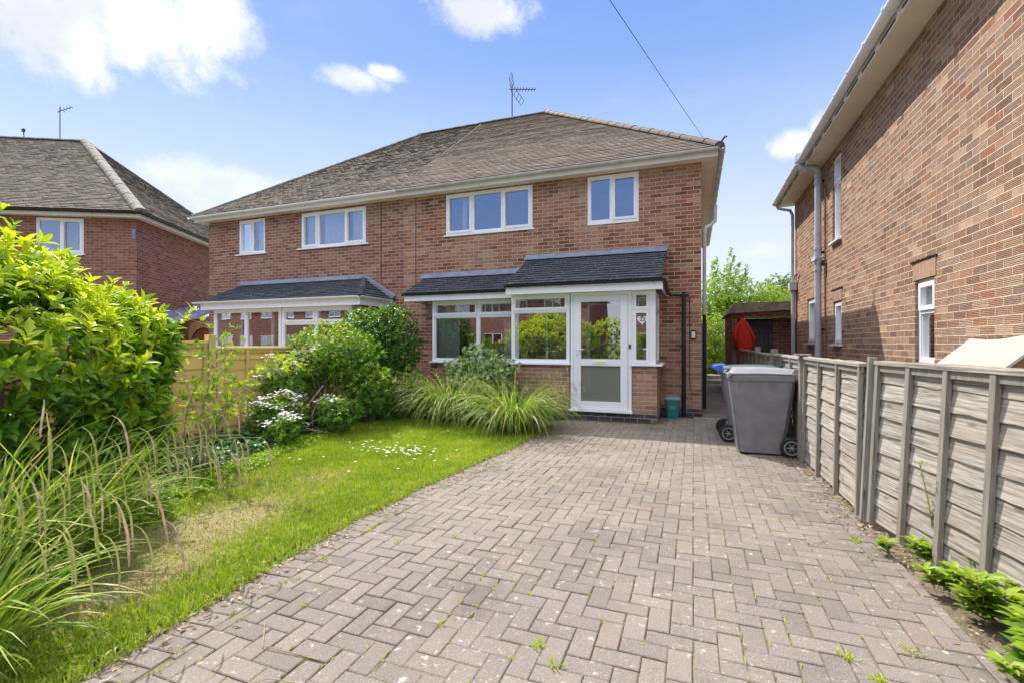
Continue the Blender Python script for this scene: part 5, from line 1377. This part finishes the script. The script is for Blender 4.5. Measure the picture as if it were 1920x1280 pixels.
# ---- round shrub before the left bay (small leaves, yellow top) with twin stems
SC = root('round_shrub', 'rounded bright green shrub with yellow-tinged top and bare forked stems', 'shrub', (-5.75, 6.35, 0))
P1 = crown_points(1350, (-5.62, 6.45, 1.14), (.86, .66, .55), 51, .3, .34, 3.6, .25); P2 = crown_points(420, (-5.0, 6.55, .60), (.42, .4, .42), 52, .3, .3, 3, .1)
P_, d_, h_ = (np.concatenate(q) for q in zip(P1, P2))
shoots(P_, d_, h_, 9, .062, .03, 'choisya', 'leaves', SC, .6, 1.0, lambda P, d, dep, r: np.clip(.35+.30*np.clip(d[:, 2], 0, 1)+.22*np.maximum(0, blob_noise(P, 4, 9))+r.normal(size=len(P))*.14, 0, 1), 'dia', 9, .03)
branches('stems', SC, (-5.72, 6.2, 0), [(-6.0, 6.2, 1.1), (-5.5, 6.15, 1.15), (-5.65, 6.3, 1.3), (-5.2, 6.4, .9), (-6.1, 6.4, .9), (-5.3, 6.2, 1.2)]+tips_of(P_, 18, 5), 'twig', .017, .004, 5, .06)

# ---- tall dark privet left of the bay window
SP = root('tall_shrub', 'tall dense dark green shrub between the two ground floor bays', 'shrub', (-5.35, 7.8, 0))
P1 = crown_points(1500, (-5.40, 7.75, 1.35), (.56, .5, .78), 61, .24, .24, 3.4, .2); P2 = crown_points(700, (-5.9, 7.6, 1.5), (.5, .45, .55), 62, .2, .2, 3, .3); P3 = crown_points(520, (-5.1, 7.6, .55), (.55, .4, .5), 63, .25, .2, 3, .05)
P_, d_, h_ = (np.concatenate(q) for q in zip(P1, P2, P3))
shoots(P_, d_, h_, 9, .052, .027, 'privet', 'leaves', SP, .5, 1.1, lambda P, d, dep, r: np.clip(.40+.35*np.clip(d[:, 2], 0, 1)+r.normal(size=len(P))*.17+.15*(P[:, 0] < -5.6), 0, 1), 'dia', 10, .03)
branches('stems', SP, (-5.4, 7.7, 0), tips_of(P_, 26, 6), 'bark', .016, .004, 6, .08)

# ---- white flowering shrub (choisya) low left of the round shrub
def flowers(name, P, parent, n=9, L=.022, seed=1, R_=.045):
    r = np.random.default_rng(seed); C = (P[:, None]+r.normal(size=(len(P), n, 3))*np.array([R_, R_, R_*.5])).reshape(-1, 3)
    C = np.repeat(C, 5, 0); ph = np.tile(np.arange(5)*2*PI/5, len(C)//5); A = np.stack([np.cos(ph), np.sin(ph), np.full(len(C), .35)], 1)+r.normal(size=(len(C), 3))*.25
    return leaves(name, C, A, np.tile([0, 0, 1.], (len(C), 1))+r.normal(size=(len(C), 3))*.2, L, L*.8, np.full(len(C), .5), 'petal', parent)


FCH = root('white_flowering_shrub', 'sprawling shrub with clusters of white blossom in front of the yellow fence', 'shrub', (-5.6, 5.3, 0))
cl_ = [((-5.75, 5.55, .78), (.36, .4, .42), 330), ((-5.45, 5.15, .34), (.40, .42, .30), 300), ((-5.0, 4.75, .25), (.22, .2, .16), 70), ((-5.75, 6.0, 1.0), (.34, .25, .26), 200), ((-5.0, 5.75, .32), (.34, .3, .27), 200)]
PL = [crown_points(n, c, ra, 70+i, .25, .25, 3, .05) for i, (c, ra, n) in enumerate(cl_)]
P_, d_, h_ = (np.concatenate(q) for q in zip(*PL))
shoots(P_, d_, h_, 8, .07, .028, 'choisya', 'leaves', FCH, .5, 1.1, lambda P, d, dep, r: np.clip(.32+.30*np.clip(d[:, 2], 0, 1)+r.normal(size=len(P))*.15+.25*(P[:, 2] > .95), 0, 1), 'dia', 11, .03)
kf = rng.choice(np.where((d_[:, 2] > .1) & (h_ < .35))[0], 44, replace=False); flowers('blossom', P_[kf]+d_[kf]*.06, FCH, 15, .028, 4, .05)
branches('stems', FCH, (-5.55, 5.35, 0), tips_of(P_, 26, 7)+[(-6.0, 4.4, .75), (-5.9, 4.6, .9), (-5.2, 4.9, .5)], 'twig', .014, .003, 7, .12)

# ---- loose young shrub with bare twigs right of the laurel
YS = root('young_shrub', 'airy young shrub with thin bare twigs and lime green leaves beside laurel', 'shrub', (-4.75, 3.35, 0))
r = random.Random(12); tw = MB(); P_, d_ = [], []
for i in range(19):
    b0 = Vector((-4.8+r.uniform(-.15, .15), 3.35+r.uniform(-.15, .15), r.uniform(.0, .25)))
    dr = Vector((r.uniform(-.45, .5), r.uniform(-.25, .45), r.uniform(.45, 1.1))).normalized(); Ln = r.uniform(.8, 1.75); q = b0.copy(); pts = [q.copy()]
    if b0.z+dr.z*Ln > 1.62: Ln *= .8
    for k in range(8):
        dr = (dr+Vector((r.gauss(0, .13), r.gauss(0, .13), r.gauss(-.01, .08)))).normalized(); q = q+dr*Ln/8; pts.append(q.copy())
        if k > 2:
            for _ in range(3):
                e_ = q+Vector((r.gauss(0, .09), r.gauss(0, .09), r.gauss(.02, .05))); P_.append(tuple(e_)); d_.append(tuple((e_-q).normalized())); tw.tube([q, e_], [.0025, .0015], 4, False)
    tw.tube(pts, [.008-.0007*k for k in range(len(pts))], 5)
tw.build('twigs', M['twig'], YS); P_, d_ = np.array(P_), np.array(d_)
shoots(P_, d_, np.zeros(len(P_)), 9, .054, .026, 'fresh', 'leaves', YS, .5, 1.0, None, 'dia', 12, .012)

# ---- variegated shrub by the bay window
SV = root('variegated_shrub', 'pale variegated shrub behind the ornamental grass under the bay window', 'shrub', (-3.3, 8.3, 0))
P1 = crown_points(1500, (-3.62, 7.95, .78), (.72, .42, .50), 81, .28, .28, 3, .1)
shoots(*P1, 9, .06, .028, 'varieg', 'leaves', SV, .5, 1.1, None, 'dia', 13, .03)
branches('stems', SV, (-3.4, 8.2, 0), tips_of(P1[0], 16, 8), 'bark', .012, .003, 8, .05)


# ---- sedges
def sedge(name, lab, c, n, Lm, wid, seed, cat_n=0, spreadr=.16, catlen=.12, cat='pendulous sedge', group=None, catr=1.0, t0m=.42, mt='sedge', lean=(0, 0), stalkL=(1.0, 1.6), arch=(1.1, 2.6)):
    rt = root(name, lab, cat, (c[0], c[1], 0), group=group); r = np.random.default_rng(seed); k = 9
    def arcs(n, L, t0, t1, ph, base):
        th = t0[:, None]+(t1-t0)[:, None]*np.linspace(0, 1, k)[None]**1.25; ds = L[:, None]/(k-1)
        hx = np.cumsum(np.sin(th)*ds, 1)-np.sin(th[:, :1])*ds; hz = np.cumsum(np.cos(th)*ds, 1)-np.cos(th[:, :1])*ds
        return np.stack([base[:, 0:1]+np.cos(ph)[:, None]*hx+lean[0]*hx*.3, base[:, 1:2]+np.sin(ph)[:, None]*hx+lean[1]*hx*.3, np.maximum(hz+base[:, 2:3], .004)], 2)
    ph = r.uniform(0, 2*PI, n); rad = spreadr*np.sqrt(r.random(n)); base = np.stack([c[0]+np.cos(ph)*rad, c[1]+np.sin(ph)*rad, np.zeros(n)], 1)
    L = Lm*r.uniform(.45, 1.15, n); t0 = r.uniform(.0, t0m, n); t1 = t0+r.uniform(*arch, n)
    ph = ph+r.normal(size=n)*.5
    pa = arcs(n, L, t0, t1, ph, base); side = np.stack([-np.sin(ph), np.cos(ph), np.zeros(n)], 1)+r.normal(size=(n, 3))*.25; side = unit(side)
    pa = pa+np.cumsum(r.normal(size=pa.shape)*.006*np.array([1, 1, .5]), 1); pa[..., 2] = np.maximum(pa[..., 2], .004)
    w = wid*.5*r.uniform(.6, 1.15, n)[:, None]*np.array([.6, .9, 1, 1, .95, .85, .65, .4, .05])[None]
    V, T, m_ = ribbons(pa, side, w); np_mesh('blades', V, T, np.repeat(np.where(r.random(n) < .14, 1.0, np.clip(r.normal(.45, .25, n), 0, 1)), m_), M[mt], rt, smooth=True)
    if cat_n:
        n2 = cat_n; ph = r.uniform(0, 2*PI, n2); rad = spreadr*.6*np.sqrt(r.random(n2)); base = np.stack([c[0]+np.cos(ph)*rad, c[1]+np.sin(ph)*rad, np.zeros(n2)], 1)
        L = r.uniform(*stalkL, n2); t0 = r.uniform(.03, .3, n2); t1 = t0+r.uniform(1.0, 1.6, n2); pa = arcs(n2, L, t0, t1, ph, base)
        prof = np.array([.25, .35, .8, 1, 1, 1, .85, .3])*.0046*catr
        for a in range(n2):
            V, T, m_ = tubes(pa[a:a+1], np.full((1, k), .0016)*np.linspace(1.4, .7, k)[None], 4); VV, TT, MI = [V], [T], [np.zeros(len(T), int)]; off = len(V)
            for b_ in range(r.integers(4, 6)):
                f = 1-.115*b_; x = f*(k-1); i0 = min(k-2, int(x)); p = pa[a, i0]*(1-(x-i0))+pa[a, i0+1]*(x-i0)
                d0 = unit(pa[a, i0+1]-pa[a, i0]); Lc = catlen*r.uniform(.75, 1.25); q = p.copy(); pts = [q.copy()]; d_c = d0*.8+np.array([0, 0, .1])
                for s_ in range(7):
                    d_c = unit(d_c*.55+np.array([0, 0, -1.])*(.45)+r.normal(size=3)*.04); q = q+d_c*Lc/6; pts.append(q.copy())
                V, T, m_ = tubes(np.array([pts]), prof[None]*(1.15 if b_ == 0 else 1), 6); VV.append(V); TT.append(T+off); off += len(V); MI.append(np.full(len(T), 1 if b_ == 0 else 2))
            TT = np.concatenate(TT); np_mesh('flower_stalk', np.concatenate(VV), TT, np.full(len(TT), .6), [M[mt], M['catkin'], M['catkin_g']], rt, smooth=True, mi=np.concatenate(MI))
    return rt


GS = 'pendulous sedges in the left foreground'
sedge('pendulous_sedge', 'large drooping sedge with hanging catkins, lowest at the left corner', (-2.75, .95), 330, .80, .014, 101, 14, .16, .20, 'sedge', GS, catr=.95, t0m=.32, arch=(.7, 2.1))
sedge('pendulous_sedge', 'drooping sedge clump in front of laurel, its brown catkins over the lawn', (-3.55, 1.7), 420, .95, .014, 102, 26, .20, .20, 'sedge', GS, catr=.95, t0m=.3, arch=(.5, 1.9), stalkL=(1.0, 1.45))
sedge('pendulous_sedge', 'drooping sedge clump close to the laurel foot at left edge', (-3.4, 1.15), 400, 1.05, .015, 103, 26, .20, .20, 'sedge', GS, catr=.95, t0m=.3, arch=(.5, 1.9), stalkL=(1.1, 1.6))
GO = 'ornamental grass clumps by the bay window'
sedge('ornamental_grass', 'arching ornamental grass clump left of the other, beneath the bay window', (-4.0, 7.5), 1150, 1.42, .012, 104, 46, .24, .08, 'ornamental grass', GO, catr=1.25, stalkL=(1.05, 1.4), arch=(1.4, 2.7))
sedge('ornamental_grass', 'arching ornamental grass clump spilling onto the driveway beside the porch', (-2.62, 7.0), 1100, 1.25, .012, 105, 46, .24, .08, 'ornamental grass', GO, catr=1.25, stalkL=(1.05, 1.4), arch=(1.4, 2.7))


# ---- lawn grass
def inside(P, poly):
    x, y = P[:, 0], P[:, 1]; c = np.zeros(len(P), bool); n = len(poly)
    for i in range(n):
        (x0, y0), (x1, y1) = poly[i], poly[(i+1) % n]
        cond = ((y0 > y) != (y1 > y)) & (x < (x1-x0)*(y-y0)/((y1-y0)+1e-12)+x0); c ^= cond
    return c


def blades(name, P, L, w, rnd, mt, lean=.55, base=(0, 0, 0), seed=5, parent=None):
    r = np.random.default_rng(seed); n = len(P); ph = r.uniform(0, 2*PI, n); ln = np.abs(r.normal(size=n))*lean
    d = np.stack([np.cos(ph)*ln, np.sin(ph)*ln, np.ones(n)], 1); d = unit(d); s = unit(np.stack([-np.sin(ph), np.cos(ph), np.zeros(n)], 1)+r.normal(size=(n, 3))*.3)
    m1 = P+d*(L*.55)[:, None]; d2 = unit(d+np.stack([np.cos(ph), np.sin(ph), -.35*np.ones(n)], 1)*.55*(ln[:, None]+.2)); tp = m1+d2*(L*.5)[:, None]
    V = np.stack([P-s*w*.5, P+s*w*.5, m1-s*w*.42, m1+s*w*.42, tp], 1).reshape(-1, 3)
    tri = np.array([(0, 1, 3), (0, 3, 2), (2, 3, 4)]); T = (tri[None]+(np.arange(n)*5)[:, None, None]).reshape(-1, 3)
    return np_mesh(name, V, T, np.repeat(rnd, 3), M[mt], parent, base)


def bare(P): return np.clip(1.5*np.exp(-(((P[:, 0]+3.42)/.38)**2+((P[:, 1]-2.55)/.75)**2))+1.1*np.exp(-(((P[:, 0]+2.98)/.22)**2+((P[:, 1]-1.75)/.5)**2))+.45*np.exp(-(((P[:, 0]+4.3)/.35)**2+((P[:, 1]-3.5)/.5)**2))+.6*np.exp(-(((P[:, 0]+3.55)/.35)**2+((P[:, 1]-3.9)/.3)**2)), 0, 1)


N = 240000; Pg = np.stack([rng.uniform(-5.3, -2.2, N), rng.uniform(.2, 7.6, N), np.full(N, -.012)], 1)
kp = inside(Pg, LAWN); Pg = Pg[kp]; nz = blob_noise(Pg*np.array([1, 1, 0]), 2.2, 3); nz2 = blob_noise(Pg*np.array([1, 1, 0]), 9, 4)
br = np.clip(bare(Pg)+.12*nz2, 0, 1); kp = rng.random(len(Pg)) > br*.55; Pg, nz, nz2, br = Pg[kp], nz[kp], nz2[kp], br[kp]
dist = Pg[:, 1]; nearedge = np.clip(1-(-2.3-Pg[:, 0]-.0)/.35, 0, 1)
Lg = (.034+.014*nz+.014*nz2)*rng.uniform(.5, 1.6, len(Pg))*(1-.35*br)+.02*nearedge*rng.random(len(Pg)); Lg = np.clip(Lg, .012, .085)
dry = rng.random(len(Pg)) < np.clip(br*.72+.10+.10*nz, 0, .85)
rg = np.clip(rng.normal(.42, .22, len(Pg))+.22*nz+.2*nz2, 0, 1)
GR = blades('grass', Pg[~dry], Lg[~dry], .0055+.0006*Pg[~dry][:, 1:2], rg[~dry], 'grass', .6); stuff(GR)
stuff(blades('dry_grass', Pg[dry], Lg[dry]*.7, .005+.0005*Pg[dry][:, 1:2], rng.random(dry.sum()), 'drygrass', 1.1))

# long ragged grass spilling over the driveway edging
N = 5200; yy = rng.uniform(.4, 7.6, N); xx = np.array([edge_x(v) for v in yy])-.15-np.abs(rng.normal(size=N))*.035
stuff(blades('edge_grass', np.stack([xx, yy, np.full(N, -.01)], 1), rng.uniform(.03, .085, N), .006, np.clip(rng.normal(.45, .25, N), 0, 1), 'grass', .9, seed=8))

# daisies
n = 70; c = np.stack([rng.normal(-3.42, .26, n), rng.normal(5.0, .14, n), rng.uniform(.045, .07, n)], 1); c2 = np.stack([rng.uniform(-4.4, -2.6, 14), rng.uniform(3.6, 6.6, 14), rng.uniform(.03, .06, 14)], 1); c = np.concatenate([c, c2])
cc = np.repeat(c, 9, 0); ph = np.tile(np.arange(9)*2*PI/9, len(c)); A = np.stack([np.cos(ph), np.sin(ph), np.full(len(cc), .12)], 1)
dz = leaves('daisies', cc, A, np.tile([0, 0, 1.], (len(cc), 1)), .019, .009, np.full(len(cc), .5), 'petal'); stuff(dz)

# ---- ground cover along the bed, litter and weeds
BED = [(-6.15, 3.4), (-4.55, 3.3), (-4.9, 4.4), (-5.2, 5.4), (-5.35, 6.7), (-4.9, 7.3), (-3.9, 7.6), (-2.6, 7.5), (-2.3, 8.4), (-3.2, 8.4), (-3.2, 8.85), (-6.15, 8.85)]
N = 9500; Pb = np.stack([rng.uniform(-6.15, -2.3, N), rng.uniform(2.4, 8.85, N), rng.uniform(.0, .16, N)], 1); Pb = Pb[inside(Pb, BED)]
Pb[:, 2] *= 1+.5*blob_noise(Pb, 2.5, 9); Pb[:, 2] = np.maximum(Pb[:, 2], .005)
gc = shoots(Pb, np.tile([0, 0, 1.], (len(Pb), 1)), np.zeros(len(Pb)), 5, .055, .05, 'ivy', 'ground_cover', None, .3, 1.25, None, 'dia', 21, .01); stuff(gc)
N = 2600; yy = rng.uniform(2.3, 5.6, N); xx = np.interp(yy, [1.9, 2.7, 3.4, 4.2, 5.2, 6.7], [-3.8, -4.2, -4.55, -4.8, -5.1, -5.3])+rng.normal(size=N)*.14
Pb = np.stack([xx, yy, rng.uniform(.01, .07, N)], 1); stuff(shoots(Pb, np.tile([0, 0, 1.], (N, 1)), np.zeros(N), 4, .03, .022, 'fresh', 'bed_edge_weeds', None, .3, 1.2, lambda P, d, dep, r: r.random(len(P))*.6, 'dia', 22, .01))

# weeds in the joints of the paving
C = []
for _ in range(330):
    i, j = rng.integers(0, 33), rng.integers(15, 118); x, y = ox+i*Ux, oy+j*Ux
    if edge_x(y) < x < XE and rng.random() < (.9 if (x < edge_x(y)+.5 or x > .55 or y < 2.6) else .35) and not (y > 8.2): C.append((x, y))
C += [(edge_x(v)+rng.normal()*.02+.06, v) for v in rng.uniform(.8, 7.5, 90)]
C = np.array(C); nb = 14; sz = rng.uniform(.25, 1.0, len(C))**1.6
Pw_ = (C[:, None]+rng.normal(size=(len(C), nb, 2))*.011*sz[:, None, None]).reshape(-1, 2); szr = np.repeat(sz, nb)
stuff(blades('joint_weeds', np.concatenate([Pw_, np.full((len(Pw_), 1), -.008)], 1), szr*rng.uniform(.015, .055, len(Pw_)), .0045, np.clip(rng.normal(.6, .2, len(Pw_)), 0, 1), 'grass', 1.3, seed=9))
big = np.array([(.62, 2.45), (.70, 2.32), (.80, 2.2), (.86, 2.12), (-.55, 1.95), (-.65, 2.05), (-.35, 1.75), (1.05, 3.9), (.9, 2.6)])
nb = 34; Pw_ = (big[:, None]+rng.normal(size=(len(big), nb, 2))*.016).reshape(-1, 2)
stuff(blades('grass_tufts', np.concatenate([Pw_, np.full((len(Pw_), 1), -.006)], 1), rng.uniform(.02, .06, len(Pw_)), .005, np.clip(rng.normal(.7, .15, len(Pw_)), 0, 1), 'grass', 1.4, seed=10))
# moss pads in the joints
nm = 5200; i = rng.integers(0, 34, nm); j = rng.integers(15, 118, nm); x = ox+i*Ux+rng.normal(size=nm)*.003; y = oy+(j+rng.random(nm))*Ux
kk = (x > np.array([edge_x(v) for v in y])) & (x < XE) & ((blob_noise(np.stack([x, y, 0*x], 1), 1.6, 12) > -.25)) & (y < 8.2)
x, y = x[kk], y[kk]; cc = np.stack([x, y, np.full(len(x), -.0055)], 1)
stuff(leaves('joint_moss', cc, np.stack([rng.normal(size=len(x))*.15, np.ones(len(x)), 0*x], 1), np.tile([0, 0, 1.], (len(x), 1)), rng.uniform(.02, .08, len(x)), rng.uniform(.006, .013, len(x)), rng.uniform(.0, 1, len(x)), 'moss'))

# dead leaves and straw along the edges
nl = 2000; yy = rng.uniform(.6, 7.2, nl); left = rng.random(nl) < .45
fx = lambda v: np.interp(v, [2.5, 4.4, 6.4], [1.55, 1.2, 1.15])
xx = np.where(left, np.array([edge_x(v) for v in yy])-.1+rng.normal(size=nl)*.07, fx(yy)+.03-np.abs(rng.normal(size=nl))*.12)
ph = rng.uniform(0, 6.28, nl); deadm = leafmat('dead leaf', [(0, (.20, .13, .07)), (.5, (.38, .28, .17)), (1, (.52, .44, .30))], .1, .8); M['dead'] = deadm
stuff(leaves('leaf_litter', np.stack([xx, yy, rng.uniform(.0, .012, nl)], 1), np.stack([np.cos(ph), np.sin(ph), rng.normal(size=nl)*.15], 1), np.tile([0, 0, 1.], (nl, 1))+rng.normal(size=(nl, 3))*.3, rng.uniform(.02, .06, nl), rng.uniform(.004, .02, nl), rng.random(nl), 'dead'))
mb = MB()
for (a, b_, c_) in (((.35, 2.05), (.46, 1.85), (.55, 1.72)), ((.55, 3.8), (.75, 3.72), (.86, 3.85)), ((-1.95, 1.75), (-1.8, 1.6), (-1.5, 1.62)), ((-1.75, 1.3), (-1.6, 1.45), (-1.35, 1.5))): mb.tube([(a[0], a[1], .006), (b_[0], b_[1], .012), (c_[0], c_[1], .006)], .0025, 5)
stuff(mb.build('fallen_twigs', M['twig'], base=(.35, 2.05, 0)))


# ---- weeds against the right fence (spurge like plants with upright leafy stems)
def spurge(lab, x, y, h, n, seed, Lf=.07, Wf=.022, spread=.18, tall=None):
    rt = root('spurge_plant', lab, 'weed', (x, y, 0), group='leafy weeds at the foot of the grey fence'); r = random.Random(seed); mb = MB(); P_, d_, rn = [], [], []
    for i in range(n):
        q = Vector((x+r.gauss(0, spread*.4), y+r.gauss(0, spread*.4), 0)); hh = h*r.uniform(.5, 1.1)
        if tall and i == 0: hh = tall
        d = Vector((r.gauss(-.15, .35), r.gauss(0, .35), 1)).normalized()
        if tall and i == 0: d = Vector((-.12, .1, 1)).normalized()
        pts = [q.copy()]; k = 7
        for s_ in range(k):
            d = (d+Vector((r.gauss(0, .06), r.gauss(0, .06), .04))).normalized(); q = q+d*hh/k; pts.append(q.copy())
            if s_ >= (1 if not (tall and i == 0) else 2):
                for m_ in range(5):
                    a = r.uniform(0, 6.28); P_.append(tuple(q-d*r.uniform(0, hh/k))); d_.append((math.cos(a), math.sin(a), r.uniform(.1, .7))); rn.append(min(1, max(0, .25+.1*s_+r.gauss(0, .12))))
        for m_ in range(9):
            a = r.uniform(0, 6.28); P_.append(tuple(q+Vector((math.cos(a), math.sin(a), 0))*.012)); d_.append((math.cos(a), math.sin(a), .5)); rn.append(min(1, .78+r.gauss(0, .1)))
        mb.tube(pts, .0035, 5)
    mb.build('stems', M['twig'], rt); P_, d_, rn = map(np.array, (P_, d_, rn)); rr_ = np.random.default_rng(seed); L_ = Lf*rr_.uniform(.6, 1.2, len(P_))
    if tall: L_[:45] *= .6
    leaves('leaves', P_, d_, np.tile([0, 0, 1.], (len(P_), 1))+rr_.normal(size=(len(P_), 3))*.15, L_, L_*Wf/Lf*1.3, rn, 'weed', rt, tpl='ellip')
    return rt


spurge('tallest lime green spurge stem climbing the grey fence boards', 1.36, 3.70, .12, 7, 201, tall=.62)
spurge('low spreading lime green weed between the tall spurge and the corner clump', 1.37, 3.33, .14, 7, 202)
spurge('leafy green weed clump just left of the bottom right corner clump', 1.42, 3.0, .19, 9, 203, .085, .028)
spurge('broad leaved bright weed clump in the bottom right corner', 1.46, 2.66, .24, 13, 204, .105, .04)
spurge('small pale leaved weed at the very bottom right edge', 1.33, 2.45, .10, 9, 205, .06, .022)

# ---- trees behind
def tree(name, lab, base, blobs, L, W, mt, seed, per=7, trunk_r=.12, group=None, feather=None, gap=.3):
    rt = root(name, lab, 'tree', base, group=group); PL = [crown_points(n, c, ra, seed+i, gap, .22, 3.0, .02) for i, (c, ra, n) in enumerate(blobs)]
    P_, d_, h_ = (np.concatenate(q) for q in zip(*PL))
    if feather is not None: P_ = np.concatenate([P_, feather]); d_ = np.concatenate([d_, np.tile([0, 0, 1.], (len(feather), 1))]); h_ = np.concatenate([h_, np.zeros(len(feather))])
    cr = shoots(P_, d_, h_, per, L, W, mt, 'crown', rt, .4, 1.2, lambda P, d, dep, r: np.clip(.45+.2*blob_noise(P, 1.7, seed)+.15*d[:, 2]+r.normal(size=len(P))*.14, 0, 1), 'dia', seed, L*.4)
    mb = MB(); b = Vector(base); c0 = Vector(blobs[0][0]); mb.tube([b, b.lerp(c0, .35)+Vector((.05, 0, 0)), b.lerp(c0, .7), c0], [trunk_r, trunk_r*.8, trunk_r*.6, trunk_r*.3], 8)
    r = random.Random(seed)
    for i in r.sample(range(len(P_)), min(26, len(P_))):
        s_ = b.lerp(c0, r.uniform(.3, .95)); e_ = Vector(P_[i]); m_ = s_.lerp(e_, .5)+Vector((r.gauss(0, .1), r.gauss(0, .1), .12)); mb.tube([s_, m_, e_], [trunk_r*.28, trunk_r*.15, trunk_r*.05], 5)
    mb.build('trunk', M['bark'], rt, smooth=True); return rt


fe = []
r = np.random.default_rng(77)
for (x, y, z0, z1, dx) in ((1.15, 22, 4.0, 5.35, .35), (.95, 22, 3.9, 5.0, -.05), (1.5, 22, 3.8, 4.75, .3), (1.9, 21.6, 3.7, 4.55, .15), (.7, 22, 3.8, 4.9, .1), (1.3, 22, 4, 5.0, .3)):
    t_ = r.random(70); fe.append(np.stack([x+dx*t_+r.normal(size=70)*.07*(1-t_*.5), y+r.normal(size=70)*.07, z0+(z1-z0)*t_], 1))
tree('garden_tree', 'pale green feathery tree with upright top shoots behind the passage', (1.6, 22, 0), [((1.3, 22, 3.2), (1.5, 1.3, 1.25), 2300), ((2.7, 21.5, 2.85), (1.4, 1.2, .95), 1700), ((.6, 22, 2.4), (1.2, 1, 1.4), 1200), ((3.8, 21.8, 2.5), (1.2, 1.1, .9), 900)], .085, .042, 'treeleaf', 301, feather=np.concatenate(fe), gap=.4)
tree('garden_bush', 'bright bushy shrub filling the end of the side passage', (.7, 18.6, 0), [((.75, 18.8, 1.3), (.95, .6, 1.15), 1500), ((.5, 18.5, .6), (.5, .4, .55), 350)], .085, .045, 'treeleaf', 311, trunk_r=.05)
tree('distant_tree', 'hazy darker tree far behind, directly above the outbuilding roof', (6.6, 45, 0), [((6.6, 45, 4.4), (1.8, 2, 2.6), 1500), ((5.6, 46, 3.6), (1.2, 2, 2.1), 600)], .2, .12, 'fartree', 321)
tree('distant_tree', 'hazy rounded tree far behind, touching the white downpipe of the right house', (8.2, 47, 0), [((8.3, 47, 4.8), (1.9, 2, 2.7), 1700), ((9.4, 48, 3.6), (1.4, 2, 2), 400)], .2, .12, 'fartree', 331)
bpy.context.view_layer.update()
